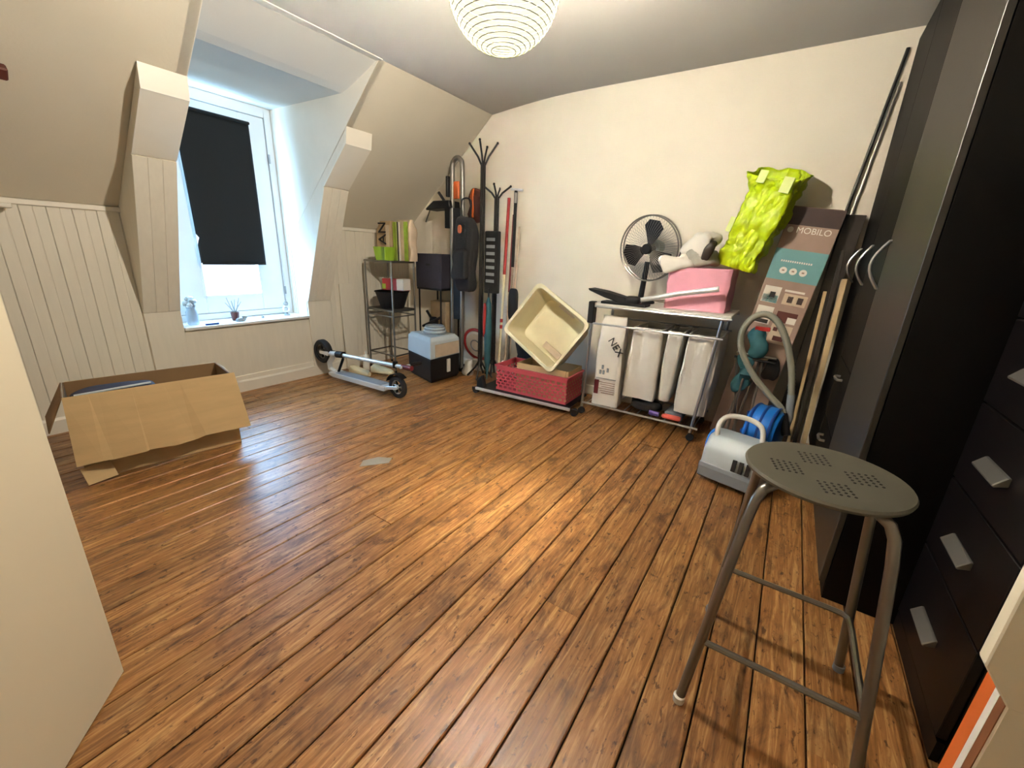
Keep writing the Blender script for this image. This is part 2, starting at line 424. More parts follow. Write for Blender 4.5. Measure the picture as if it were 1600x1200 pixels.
# window sill
struct(MB().box((DX0+.002, YW-.030, ZS-.022), (DX1-.002, YP+.02, ZS)).build('trim_7', 'window_white', bevel=.005, seg=2))
# window: outer frame, casement, pane, hinges
win = sempty('window_1')
WX0, WX1, WZ0, WZ1 = DX0+.002, DX1-.002, ZS, 2.283
b = MB()
b.box((WX0, YP, WZ0), (WX0+.07, YP+.10, WZ1)); b.box((WX1-.055, YP, WZ0), (WX1, YP+.10, WZ1))
b.box((WX0+.07, YP, WZ1-.075), (WX1-.055, YP+.10, WZ1)); b.box((WX0+.07, YP, WZ0), (WX1-.055, YP+.10, WZ0+.05))
b.build('window_frame', 'window_white', win, bevel=.004)
SX0, SX1, SZ0, SZ1 = WX0+.072, WX1-.057, WZ0+.052, WZ1-.077
PX0, PX1, PZ0, PZ1 = 1.462, 1.905, .775, 2.10
fr = [(SX0, SZ0, PX0, SZ1), (PX1, SZ0, SX1, SZ1), (PX0, SZ0, PX1, PZ0), (PX0, PZ1, PX1, SZ1)]
for (x0, z0, x1, z1) in fr:
    MB().box((x0, YP+.012, z0), (x1, YP+.07, z1)).build('sash_bar', 'window_white', win, bevel=.004)
b = MB(); 
b.box((PX0-.012, YP+.004, PZ0-.012), (PX0+.006, YP+.03, PZ1+.01)); b.box((PX1-.006, YP+.004, PZ0-.012), (PX1+.012, YP+.03, PZ1+.01)); b.box((PX0, YP+.004, PZ0-.012), (PX1, YP+.03, PZ0+.006))
b.build('glazing_bead', 'window_white', win)
MB().box((PX0, YP+.038, PZ0), (PX1, YP+.044, PZ1)).build('pane', 'glass', win)
for z in (.80, 1.9):
    MB().lathe([(.008, -.035), (.008, .035)], 10, (SX1+.004, YP-.004, z)).build('hinge', 'steel', win, smooth=True)
# casing slats on the right reveal
for k, (yy, zz) in enumerate(((3.90, 1.30), (3.875, 1.22))):
    MB().box((DX1-.008, yy-.008, ZS), (DX1-.001, yy+.006, zz)).build('reveal_batten', 'window_white', win)

# door standing open beside the camera
door = sempty('door_1')
door.location = (.139, 1.389, 0); door.rotation_euler = (0, 0, math.atan2(-.775, -.632))
MB().box((0, -.04, .004), (.93, 0, 2.03)).build('door_leaf', 'door_paint', door, bevel=.003)
MB().box((-.0025, -.030, 1.04), (.001, -.010, 1.20)).build('latch_plate', 'steel', door)
d2 = MB().tube([(.06, -.038, 1.02), (.06, -.09, 1.02), (.10, -.098, 1.02), (.18, -.098, 1.015)], .009, 8).build('door_handle', 'steel', door, smooth=True)
struct(MB().box((XL, .62, 0), (XL+.012, .70, 2.08)).build('trim_8', 'trim_paint'))
# shelf on the knee wall and a beam end on the slope, cut by the picture's edge
tag(MB().box((-.25, YW-.10, 1.335), (.50, YW-.016, 1.36)).build('wall_shelf', 'trim_paint', bevel=.004), 'narrow white shelf board fixed to the panelled knee wall beside the door', 'shelf')

b = MB(); b.M = T((.535, 3.125, 1.902)) @ RX(-40.9); b.box((-.45, -.030, -.040), (.0, .030, -.002))
tag(b.build('wooden_rail', 'terracotta', bevel=.006), 'dark red-brown wooden rail fixed to the sloping ceiling near the door', 'rail')

# ================================================================== LANTERN
lamp = thing('paper_lantern', 'round white rice paper lantern lamp hanging from the ceiling', 'lamp', (1.465, 1.055, 2.105))
R0 = .2
nv = 72; prof = []
for i in range(nv+1):
    a = -PI/2+.16+(PI-.32)*i/nv
    rr = R0*(1+.012*abs(math.sin(i*PI*18/nv))-.006)
    prof.append((rr*math.cos(a), rr*math.sin(a)))
MB().lathe(prof, 48, cap=False).build('paper_shade', 'paper', lamp, smooth=True)
hp = []
for i in range(30*26+1):
    tt = i/(30*26); a = -PI/2+.17+(PI-.34)*tt; th = 2*PI*30*tt
    hp.append((R0*1.010*math.cos(a)*math.cos(th), R0*1.010*math.cos(a)*math.sin(th), R0*1.010*math.sin(a)))
MB().tube(hp, .0014, 5).build('wire_spiral', 'wire', lamp, smooth=True)
MB().lathe([(.004, .03), (.016, .035), (.016, .085), (.006, .09), (.003, .37)], 12).build('cord_and_socket', 'white_plastic', lamp, smooth=True)
MB().lathe([(.05, .345), (.045, .30), (.01, .30)][::-1], 20).build('ceiling_rose', 'white_plastic', lamp, smooth=True)
MB().blob((0, 0, -.005), (.06, .06, .075), 1, 1).build('bulb', 'bulb', lamp, smooth=True)

# ================================================================== WARDROBE AND DRAWERS (right wall)
wr = thing('wardrobe', 'tall black wardrobe with arched silver handles standing against the back wall', 'wardrobe')
WF, WNX, WFX = -.305, 1.725, 3.405
b = MB(); b.box((WNX, YR+.01, .0), (WFX, WF-.022, 2.40)); b.build('carcass', 'wardrobe_black', wr)
MB().box((WNX+.01, WF-.05, 0), (WFX, WF-.021, .06)).build('plinth', 'wardrobe_black', wr)
def arch_handle(parent, x, z, L=.19):
    pts = [(x, WF-.002, z-L/2)]
    for k in range(9):
        t = k/8; pts.append((x, WF+.006+.042*math.sin(PI*t), z-L/2+L*t))
    pts.append((x, WF-.002, z+L/2))
    MB().tube(pts, 0.0065, 8).build('handle', 'steel', parent, smooth=True)
def cup_handle(parent, x, z, y=WF, w=.10):
    pts = [(x-w/2, y-.002, z), (x-w/2, y+.02, z), (x-w/4, y+.026, z), (x+w/4, y+.026, z), (x+w/2, y+.02, z), (x+w/2, y-.002, z)]
    MB().tube(pts, .007, 8).build('handle', 'steel', parent, smooth=True)
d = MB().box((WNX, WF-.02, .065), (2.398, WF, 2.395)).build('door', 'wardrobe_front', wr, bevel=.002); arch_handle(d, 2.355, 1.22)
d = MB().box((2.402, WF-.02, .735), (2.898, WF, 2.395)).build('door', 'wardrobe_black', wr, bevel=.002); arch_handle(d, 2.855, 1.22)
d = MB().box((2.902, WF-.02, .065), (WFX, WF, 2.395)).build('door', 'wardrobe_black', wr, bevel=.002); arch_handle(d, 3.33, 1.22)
for z0, z1 in ((.065, .40), (.405, .73)):
    d = MB().box((2.402, WF-.02, z0), (2.898, WF, z1)).build('drawer', 'wardrobe_black', wr, bevel=.002); cup_handle(d, 2.65, (z0+z1)/2+.09)

dc = thing('drawer_chest', 'dark brown chest of drawers with slanted metal pulls beside the wardrobe', 'drawers', (1.225, -.53, 0))
MB().box((0, YR+.54, 0), (.495, -.022, 1.57)).build('carcass', 'drawer_brown', dc)
zz = [.07, .355, .60, .845, 1.09, 1.335, 1.56]
for z0, z1 in zip(zz[:-1], zz[1:]):
    d = MB().box((.004, -.021, z0+.003), (.491, 0, z1-.003)).build('drawer', 'drawer_brown', dc, bevel=.002)
    hb = MB(); zc = (z0+z1)/2
    hb.prism([(-.001, zc-.012), (.024, zc-.020), (.028, zc-.014), (.006, zc+.012), (-.001, zc+.012)], 'x', .175, .325)
    hb.build('handle', 'grey_tube', d, bevel=.002)
MB().box((0, -.02, 0), (.495, -.004, .065)).build('plinth', 'drawer_brown', dc)

# ================================================================== NEAR STOOL
st = thing('metal_stool', 'round grey perforated metal stool with tubular legs beside the drawers', 'stool', (1.235, -.163, 0))
ZSt, RS = .703, .179
MB().lathe([(.02, ZSt-.020), (RS-.012, ZSt-.018), (RS-.003, ZSt-.014), (RS, ZSt-.006), (RS-.004, ZSt), (RS-.014, ZSt+.001), (RS-.05, ZSt-.003), (.002, ZSt-.007)], 56).build('seat', 'stool_seat', st, smooth=True)
hb = MB()
for q in range(4):
    a0 = q*PI/2+.25
    for i in range(5):
        for k in range(5):
            px = .055+.0145*i; py = -.03+.0145*k
            if px*px+py*py > .0165: continue
            x_ = px*math.cos(a0)-py*math.sin(a0); y_ = px*math.sin(a0)+py*math.cos(a0)
            rr_ = math.hypot(x_, y_); zt_ = ZSt-.007+.004*rr_/(RS-.05)
            hb.lathe([(.0034, zt_-.001), (.0034, zt_+.0012)], 7, (x_, y_, 0))
hb.build('perforation', 'hole_dark', st)['kind'] = 'stuff'
ft = {}
fc = .1965; cx, cy = -.040, .003
tops = .105
feet = {(-1, 1): None, (1, 1): None, (1, -1): None, (-1, -1): None}
def legpt(sx, sy, z):
    t = z/.643; dy = -.022*(1-t) if (sx > 0 and sy > 0) else 0
    return (cx*(1-t)+sx*(fc+(tops+.03-fc)*t), cy*(1-t)+sy*(fc+(tops+.03-fc)*t)+dy, z)
for sx in (-1, 1):
    for sy in (-1, 1):
        p = [legpt(sx, sy, .012), legpt(sx, sy, .2), legpt(sx, sy, .4), legpt(sx, sy, .58)]
        e = legpt(sx, sy, .643); p += [(e[0]*.985, e[1]*.985, .638), (e[0]*.9, e[1]*.9, .665), (e[0]*.72, e[1]*.72, .677), (e[0]*.3, e[1]*.3, .681)]
        lg = MB().tube(p, .0125, 12).build('leg', 'dark_tube', st, smooth=True)
        f0 = legpt(sx, sy, 0); MB().lathe([(.014, 0), (.0155, .004), (.0155, .022), (.013, .024)], 12, f0).build('foot_cap', 'white_plastic' if sx < 0 and sy > 0 else 'mid_grey_plastic', lg, smooth=True)
# footrest: one bent bar on three sides and a straight bar
zf = .21
A, B, C_, D_ = legpt(-1, 1, zf), legpt(1, 1, zf), legpt(1, -1, zf), legpt(-1, -1, zf)
def lerp(a, b, t): return tuple(a[i]+(b[i]-a[i])*t for i in range(3))
cpts = [B, lerp(B, C_, .5), lerp(B, C_, .86), lerp(lerp(B, C_, .95), lerp(C_, D_, .05), .5), lerp(C_, D_, .14), lerp(C_, D_, .5), D_]
MB().tube(smooth_path(cpts, 4), .0085, 8).build('footrest_bar', 'dark_tube', st, smooth=True)
MB().tube([A, lerp(A, D_, .5), D_], .0085, 8).build('footrest_bar', 'dark_tube', st, smooth=True)
MB().tube([A, B], .0085, 8).build('footrest_bar', 'dark_tube', st, smooth=True)

# ================================================================== CARDBOARD BOX BY THE WINDOW
cb = thing('cardboard_box', 'large open cardboard box with its front flap folded down over the side', 'box', (.735, 2.925, .001), math.radians(-9.5))
W2, D2, HB = .345, .165, .452
tk = .005
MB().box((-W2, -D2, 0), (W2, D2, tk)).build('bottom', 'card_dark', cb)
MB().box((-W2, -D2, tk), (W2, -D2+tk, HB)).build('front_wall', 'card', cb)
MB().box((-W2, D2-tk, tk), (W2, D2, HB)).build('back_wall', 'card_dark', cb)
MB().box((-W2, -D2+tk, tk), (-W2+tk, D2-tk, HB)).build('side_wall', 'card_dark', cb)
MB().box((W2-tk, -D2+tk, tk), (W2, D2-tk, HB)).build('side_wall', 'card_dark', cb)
# front flap, creased into panels
xs = [-W2-.005, -.26, -.225, -.10, -.09, .03, .10, .15, W2+.02]
b = MB(); r0 = []; r1 = []
top = []; bot = []
for i, x in enumerate(xs):
    j = .006*(i % 2)
    top.append((x, -D2-.006, HB+.004)); bot.append((x*1.06+.005, -D2-.075-j, HB-.335+(.0 if i < 7 else .01)+.005*math.sin(i*2.1)))
for i in range(len(xs)-1): b.quad(top[i], top[i+1], bot[i+1], bot[i])
b.build('front_flap', 'card', cb, solid=.005)
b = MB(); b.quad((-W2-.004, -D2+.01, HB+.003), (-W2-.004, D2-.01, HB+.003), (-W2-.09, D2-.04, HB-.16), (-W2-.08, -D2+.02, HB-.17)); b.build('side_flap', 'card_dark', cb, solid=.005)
b = MB(); b.quad((W2+.001, -D2+.01, HB), (W2+.001, D2-.01, HB), (W2+.035, D2-.03, HB-.03), (W2+.03, -D2+.03, HB-.05)); b.build('side_flap', 'card', cb, solid=.005)
b = MB(); b.quad((-W2+.01, D2+.001, HB), (W2-.01, D2+.001, HB), (W2-.03, D2+.05, HB-.22), (-W2+.03, D2+.05, HB-.22)); b.build('back_flap', 'card', cb, solid=.005)
b = MB(); b.M = T((-W2+.05, -D2-.045, .045)) @ RZ(20) @ RX(-30); b.box((-.06, -.003, -.04), (.06, .003, .05)); b.build('torn_corner', 'card', cb)
nb = MB(); nb.M = T((.735, 2.925, 0)) @ RZ(-9.5) @ T((-.15, .0, .392))
nb.blob((0, 0, 0), (.34, .24, .09), .5, .4, .015, 9, seed=3)
cl = nb.build('folded_garment', 'navy', smooth=True); tag(cl, 'dark navy folded garment lying inside the cardboard box', 'garment')
MB().tube([tuple(nb.M @ Vector(p)) for p in ((-.16, -.09, .045), (.05, -.095, .056), (.14, -.06, .05))], .006, 6).build('piping', 'light_grey_plastic', cl, smooth=True)
pb = MB(); pb.M = T((.735, 2.925, 0)) @ RZ(-9.5) @ T((-.06, .0, .172)); pb.blob((0, 0, 0), (.5, .27, .33), .35, .3, .02, 7, seed=8)
tag(pb.build('packed_bundle', 'grey_cloth', smooth=True), 'grey cloth bundle filling the bottom of the cardboard box', 'bundle')

# ================================================================== SCOOTER
sc = thing('kick_scooter', 'folded silver kick scooter with a black front wheel by the window wall', 'scooter', (2.235, 2.60, 0), math.radians(2))
def wheel(parent, c, r, wd, hub='alu'):
    k = MB().lathe([(r*.62, -wd/2), (r*.9, -wd/2), (r, -wd*.28), (r, wd*.28), (r*.9, wd/2), (r*.62, wd/2), (r*.62, -wd/2)], 32, c, 'x', cap=False).build('wheel', 'rubber', parent, smooth=True)
    h = MB(); h.lathe([(r*.66, -wd*.3), (r*.66, wd*.3)], 28, c, 'x', cap=False); h.lathe([(r*.56, -wd*.3), (r*.56, wd*.3)], 28, c, 'x', cap=False)
    h.lathe([(r*.56, wd*.3), (r*.66, wd*.3)], 28, c, 'x', cap=False); h.lathe([(r*.56, -wd*.3), (r*.66, -wd*.3)], 28, c, 'x', cap=False)
    h.lathe([(r*.2, -wd*.5), (r*.2, wd*.5)], 14, c, 'x')
    h.build('rim', hub, k, smooth=True)
    for i in range(5):
        a = 2*PI*i/5
        MB().tube([(c[0], c[1]+r*.17*math.cos(a), c[2]+r*.17*math.sin(a)), (c[0], c[1]+r*.6*math.cos(a), c[2]+r*.6*math.sin(a))], r*.09, 6).build('spoke', 'black_plastic', k, smooth=True)
    return k
wheel(sc, (0, 0, .098), .098, .034)
MB().prism([(.10, .055), (.12, .045), (.80, .045), (.86, .06), (.86, .085), (.80, .09), (.10, .09)], 'x', -.055, .055).build('deck', 'alu', sc, bevel=.006, seg=2)
MB().box((-.048, .16, .0905), (.048, .76, .093)).build('grip_tape', 'mid_grey_plastic', sc)
for s in (-1, 1):
    MB().prism([(-.02, .085), (.14, .055), (.14, .085), (-.02, .112)], 'x', s*.032-.005, s*.032+.005).build('rear_fork', 'alu', sc, bevel=.002)
fp = arc((0, 0, .098), .112, .35, 2.3, 10, ('y', 'z'))
fb = MB(); fb.loft([[(-.03, p[1], p[2]), (.03, p[1], p[2]), (.03, p[1]*1.0, p[2]+.006), (-.03, p[1], p[2]+.006)] for p in fp]).build('mudguard', 'black_plastic', sc, smooth=True)
MB().tube([(0, .82, .075), (0, .90, .10), (0, .905, .16), (0, .83, .245)], .024, 10).build('neck', 'alu', sc, smooth=True)
MB().tube([(0, .78, .09), (0, .70, .225)], .012, 8).build('folding_lever', 'black_plastic', sc, smooth=True)
MB().tube([(0, .90, .245), (0, .70, .262)], .026, 12).build('head_tube', 'alu', sc, smooth=True)
MB().tube([(0, .72, .26), (0, .30, .272), (0, -.08, .285)], .0175, 12).build('steering_tube', 'alu', sc, smooth=True)
MB().tube([(0, .78, .256), (0, .69, .264)], .031, 12).build('clamp', 'black_plastic', sc, smooth=True)
MB().tube([(0, .02, .262), (0, .02, .315)], .022, 10).build('clamp', 'black_plastic', sc, smooth=True)
wheel(sc, (0, .985, .255), .112, .06, 'dark_tube')
for s in (-1, 1):
    MB().prism([(.86, .235), (.985, .243), (.985, .267), (.86, .275)], 'x', s*.040-.004, s*.040+.004).build('front_fork', 'alu', sc, bevel=.002)
MB().tube([(-.03, -.07, .285), (.16, -.10, .29)], .013, 10).build('handlebar', 'alu', sc, smooth=True)
MB().tube([(0, -.06, .285), (0, -.17, .288)], [.02, .021], 12).build('grip', 'dark_red', sc, smooth=True)
MB().tube([(.06, -.085, .287), (.17, -.102, .29)], .018, 12).build('grip', 'black_plastic', sc, smooth=True)
# cream shoes and white bottle behind the scooter
for i, (x, yy, rz) in enumerate(((2.45, 3.40, 12), (2.62, 3.27, 18))):
    b = MB(); b.M = T((x, yy, 0)) @ RZ(rz)
    rings = []
    for k in range(9):
        t = k/8; wd = .032+.012*math.sin(PI*min(1, t*1.1)); h = .055+.05*(1-t)**1.5 if t > .25 else .095
        yy2 = .12-.24*t
        if k in (0, 8): wd *= .6; h *= .75
        rings.append([(p[0], yy2, p[1]+h/2) for p in rrect(2*wd, h, min(wd, h/2)*.8, 3)])
    b.loft(rings)
    o = b.build('slipper', 'cream_plastic', smooth=True); tag(o, ('pale cream slipper beside the white bottle, nearer the window wall', 'pale cream slipper nearer the grey case behind the scooter')[i], 'slipper', 'cream slippers by the scooter')
b = MB().lathe([(.001, 0), (.032, 0), (.034, .006), (.034, .13), (.022, .16), (.012, .168), (.012, .185), (.001, .185)], 18, (2.60, 3.49, 0), cap=False).build('bottle', 'white_plastic', smooth=True)
tag(b, 'small white plastic bottle standing by the cream slippers', 'bottle')
MB().lathe([(.014, .183), (.014, .205), (.001, .207)], 14, (2.60, 3.49, 0)).build('cap', 'white_plastic', b, smooth=True)

# ================================================================== WINDOW: BLIND AND SILL ORNAMENTS
bl = thing('roller_blind', 'black roller blind pulled most of the way down the window', 'blind', (1.690, YP-.060, 2.118))
gx, gz = 26, 40; vs_ = []; fs_ = []
for j in range(gz+1):
    tz = j/gz
    for i in range(gx+1):
        tx = i/gx
        xl = -.258+.014*math.sin(tz*2.2); 
        if .80 < tz < .86: xl += .022*(1-abs((tz-.83)/.03))
        xr = .256-.012*tz
        x = xl+(xr-xl)*tx
        vs_.append((x, .004*math.sin(tx*9+tz*3)-.006*tz+.012*math.exp(-tx*9)*math.sin(tz*3), -1.077*tz))
for j in range(gz):
    for i in range(gx): a = j*(gx+1)+i; fs_.append((a, a+1, a+gx+2, a+gx+1))
MB().add(vs_, fs_).build('fabric', 'blind_black', bl, smooth=True, solid=.0015)
MB().tube([(-.262, -.002, .004), (.259, -.002, .004)], .012, 12).build('roller', 'blind_black', bl, smooth=True)
for x in (-.262, .259): MB().box((x-.004, -.010, -.008), (x+.004, .072, .016)).build('bracket', 'window_white', bl)
MB().box((-.238, -.011, -1.089), (.243, -.003, -1.075)).build('bottom_bar', 'black_plastic', bl)
def orn(b, name, m, label, cat): return tag(b.build(name, m, smooth=True), label, cat)
p = thing('potted_sprig', 'tiny dark pot with a dry forked sprig on the window sill', 'pot', (1.59, 3.815, ZS))
p.scale = (1.5, 1.5, 1.5)
MB().lathe([(.014, 0), (.016, .002), (.021, .045), (.018, .045), (.017, .036)], 16).build('pot', 'terracotta', p, smooth=True)
for a in range(6):
    an = a*1.05; MB().tube([(0, 0, .036), (.018*math.cos(an), .018*math.sin(an), .07), (.040*math.cos(an), .03*math.sin(an), .10+.012*(a % 3))], [.003, .0025, .0012], 5).build('twig', 'ornament', p, smooth=True)
b = MB(); b.blob((1.60, 3.745, ZS+.014), (.075, .04, .032), .8, .8, .02, 50, seed=1); b.blob((1.63, 3.745, ZS+.032), (.03, .03, .025), .9, .9, .01, 50)
orn(b, 'pebble_ornament', 'ornament', 'small grey stone ornament on the sill front edge', 'ornament')
p = thing('angel_figurine', 'small white ring shaped figurine at the sill end by the reveal', 'figurine', (2.03, 3.83, ZS))
p.scale = (1.2, 1.2, 1.2)
MB().lathe([(.022, 0), (.022, .008), (.008, .014), (.008, .022)], 14).build('stand', 'ornament', p, smooth=True)
MB().tube(arc((0, 0, .048), .022, 0, 2*PI, 18, ('x', 'z'))[:-1], .006, 8, closed=True).build('ring', 'window_white', p, smooth=True)
MB().tube(arc((0, 0, .088), .014, 0, 2*PI, 14, ('x', 'z'))[:-1], .005, 8, closed=True).build('ring', 'ornament', p, smooth=True)
p = thing('glass_jar', 'clear glass jar with faded flowers at the sill by the blind', 'jar', (1.285, 3.80, ZS))
p.scale = (1.15, 1.15, 1.15)
MB().lathe([(.030, 0), (.034, .01), (.034, .085), (.026, .10), (.026, .115), (.023, .115), (.023, .10), (.030, .083), (.030, .012), (.02, .008)], 18, cap=False).build('glass', 'glassy', p, smooth=True)
for k in range(9):
    a = k*2.4; r_ = .012+.022*((k*37) % 10)/10
    MB().blob((r_*math.cos(a), r_*math.sin(a), .13+.05*((k*53) % 10)/10), (.034, .034, .026), .9, .9, .008, 60, 10, 6, seed=k).build('flower', 'light_grey_plastic' if k % 2 else 'ornament', p, smooth=True)
    MB().tube([(0, 0, .02), (r_*math.cos(a), r_*math.sin(a), .125)], .0015, 4).build('stem', 'ornament', p)
b = MB().lathe([(.001, 0), (.011, 0), (.012, .012), (.006, .02), (.001, .02)], 12, (1.80, 3.80, ZS), cap=False); orn(b, 'thimble', 'mid_grey_plastic', 'tiny grey thimble standing on the white window sill', 'thimble')
b = MB().box((1.33, 3.70, ZS), (1.42, 3.715, ZS+.012)); orn(b, 'pen', 'blue_dark', 'dark blue pen stub on the sill edge near the jar', 'pen')

# ================================================================== CORNER CLUSTER
ms = thing('shelf_stand', 'tall grey tubular metal stand with two shelves in the corner', 'shelf', (0, 0, 0))
PTS = [(2.745, 3.60), (2.735, 3.20), (3.03, 3.21), (3.03, 3.60)]
for (x, yy) in PTS:
    lg = MB().tube([(x, yy, 0), (x, yy, 1.06), (x+.004, yy, 1.085)], .0095, 10).build('post', 'grey_tube', ms, smooth=True)
    MB().lathe([(.012, 0), (.012, .02)], 10, (x, yy, 0)).build('foot_cap', 'black_plastic', lg)
def ring(z, r_, m): MB().tube([(x, yy, z) for x, yy in PTS], r_, 8, closed=True).build('shelf_rail', m, ms, smooth=True)
ring(1.09, .011, 'dark_tube'); ring(.62, .011, 'dark_tube'); ring(.17, .008, 'dark_tube'); ring(.565, .006, 'grey_tube')
for k in range(9):
    yy = 3.225+.0435*k+.0
    MB().tube([(2.745, yy, 1.094), (3.03, yy, 1.094)], .004, 6).build('shelf_wire', 'dark_tube', ms)
    MB().tube([(2.745, yy, .624), (3.03, yy, .624)], .004, 6).build('shelf_wire', 'dark_tube', ms)
gp = thing('square_pot', 'lime green square plastic pot on the top of the metal stand', 'pot', (2.80, 3.36, 1.0985), math.radians(8))
rr_ = lambda w_, z, cut=0: [(x, y2, z) for x, y2 in rrect(w_, w_, .012, 3)]
MB().loft([rr_(.125, 0), rr_(.155, .125), rr_(.143, .125), rr_(.115, .012)], True, True).build('pot_body', 'green_pot', gp, smooth=True)
def sack(name, label, x0, x1, y0, y1, z0, z1, m, seed, lean=0.):
    t = thing(name, label, 'bag', ((x0+x1)/2, (y0+y1)/2, z0))
    rings = []
    w_, d_ = abs(y1-y0), abs(x1-x0); h = z1-z0
    for k in range(11):
        tt = k/10; sw = 1+.05*math.sin(PI*tt)-.03*tt; sd = 1+.08*math.sin(PI*tt)-(.65*max(0, tt-.8)/.2)
        ring_ = []
        for (a, c) in rsm(rrect(d_*sd, w_*sw, min(.03, d_*sd*.4), 4), 48):
            q = Vector((a, c, h*tt)); q += Vector((.018*noise.noise(q*9+Vector((seed, 0, 0))), .014*noise.noise(q*8+Vector((0, seed, 0))), 0)); q.x += lean*tt
            ring_.append(q)
        rings.append(ring_)
    MB().loft(rings).build('sack_body', m, t, smooth=True)
    return t
s1 = sack('soil_sack', 'brown paper sack lettered AN standing behind the lime pot', 2.905, 3.015, 3.385, 3.60, 1.0985, 1.47, 'sack_brown', 1)
text_obj('lettering', 'AN', .15, 'ink_black', s1, T((-.082, -.02, .255)) @ Matrix(((0, 0, -1, 0), (0, 1, 0, 0), (1, 0, 0, 0), (0, 0, 0, 1))) @ T((0, 0, 0)), .004)
MB().box((-.078, -.105, .02), (-.070, -.06, .33)).build('pale_band', 'sack_pale', s1)
s2 = sack('striped_sack', 'pale sack with green and black stripes leaning next to the brown sack', 2.93, 3.02, 3.13, 3.365, 1.0985, 1.48, 'sack_pale', 5)
for (ya, yb, m) in ((.070, .108, 'stripe_green'), (.035, .05, 'ink_black'), (.02, .033, 'paper_white'), (-.085, -.045, 'stripe_green'), (.052, .066, 'lime_pale')):
    MB().box((-.066, ya, .0), (-.052, yb, .36)).build('stripe', m, s2)
bw = thing('black_basin', 'round black plastic basin on the lower shelf of the metal stand', 'basin', (2.885, 3.38, .629))
MB().lathe([(.10, 0), (.115, .005), (.165, .16), (.175, .165), (.172, .172), (.158, .166), (.108, .014), (.002, .012)], 32, cap=False).build('bowl', 'black_plastic', bw, smooth=True)
rb = thing('red_carton', 'red carton with a white end resting in the black basin', 'carton', (2.875, 3.30, .815), math.radians(10))
MB().box((-.055, -.13, 0), (.055, .13, .11)).build('carton_body', 'red_paint', rb, bevel=.003)
MB().box((-.058, -.134, .006), (.05, -.05, .1135)).build('white_end', 'paper_white', rb)
MB().box((-.057, .085, .01), (.05, .1315, .06)).build('yellow_corner', 'stripe_green', rb)
b = MB(); b.M = T((2.50, YW-.045, 0)) @ RX(-2.2); b.box((0, -.008, 0), (.14, .008, .86))
tag(b.build('shelf_board', 'panel_paint', bevel=.002), 'narrow off-white board leaning on the panelled wall by the shelf stand', 'board')

# black side table carrying the navy cube
tb = thing('side_table', 'black metal side table under the navy cube in the corner', 'table', (3.25, 3.075, 0))
for sx in (-1, 1):
    for sy in (-1, 1): MB().tube([(sx*.135, sy*.15, 0), (sx*.135, sy*.15, .825)], .009, 8).build('leg', 'black_metal', tb, smooth=True)
MB().box((-.15, -.17, .825), (.15, .17, .843)).build('top', 'black_plastic', tb, bevel=.003)
MB().box((-.125, -.14, .30), (.125, .14, .315)).build('lower_shelf', 'black_plastic', tb, bevel=.003)
nc = thing('storage_cube', 'dark navy fabric storage cube on the black side table', 'storage box', (3.245, 3.07, .843))
MB().box((-.15, -.175, 0), (.15, .175, .335)).build('cube_body', 'navy_cube', nc, bevel=.008, seg=2)
MB().box((-.158, -.03, .22), (-.153, .03, .24)).build('pull_tab', 'black_cloth', nc)
ff = thing('folded_tripod', 'black folded tripod stand on the side table shelf', 'tripod', (3.135, 3.075, .315))
for k, (p0, p1) in enumerate((((.0, .13, .12), (.0, -.13, .24)), ((.02, .12, .014), (.02, -.12, .17)), ((.05, -.12, .014), (.05, .12, .28)))):
    MB().tube([p0, p1], .014, 8).build('tripod_leg', 'black_metal', ff, smooth=True)
MB().blob((.03, 0, .12), (.06, .10, .22), .5, .5).build('tripod_head', 'black_plastic', ff, smooth=True)
cgb = MB(); cgb.box((3.235, 2.97, .315), (3.36, 3.19, .70))
tag(cgb.build('carton', 'sack_brown', bevel=.004), 'plain brown carton at the back of the side table shelf', 'carton')
# folded exercise machine: tall tubular loop with console tray
em = thing('exercise_machine', 'folded exercise machine with a tall grey tube loop and black tray', 'exercise machine', (3.20, 2.735, 0))
lp = [(0, .115, .04), (0, .105, .6), (0, .11, 1.2), (.0, .105, 1.85)] + [(0, .045+.06*math.cos(a), 1.95+.075*math.sin(a)) for a in (.3, .8, 1.3, 1.8, 2.35, 2.8)] + [(0, -.018, 1.85), (0, -.025, 1.2), (0, -.02, .6), (0, -.01, .04)]
MB().tube(smooth_path(lp, 4), .022, 12).build('tube_loop', 'grey_tube', em, smooth=True)
MB().tube([(-.08, .05, .028), (.19, .05, .028)], .026, 10).build('base_foot', 'black_metal', em, smooth=True)
MB().tube([(.0, .125, .028), (.0, -.05, .028)], .026, 10).build('base_foot', 'black_metal', em, smooth=True)
MB().prism([(.09, 1.60), (.40, 1.585), (.40, 1.60), (.30, 1.665), (.10, 1.665)], 'x', -.06, .10).build('console_tray', 'black_plastic', em, bevel=.005)
MB().box((-.02, .12, 1.42), (.03, .19, 1.60)).build('tray_bracket', 'black_plastic', em, bevel=.004)
MB().tube([(0, .40, 1.59), (0, .46, 1.48)], .006, 6).build('cable', 'dark_tube', em)
MB().tube([(0, .20, 1.66), (0, .28, 1.745)], .014, 8).build('lever', 'black_plastic', em, smooth=True)
MB().box((-.02, .145, 1.70), (.02, .175, 1.88)).build('side_rail', 'black_plastic', em, bevel=.005)
MB().box((-.012, .02, 1.68), (.012, .085, 1.83)).build('orange_guard', 'orange', em, bevel=.006)
MB().box((-.012, -.012, .55), (.012, .09, 1.60)).build('inner_panel', 'black_plastic', em, bevel=.004)

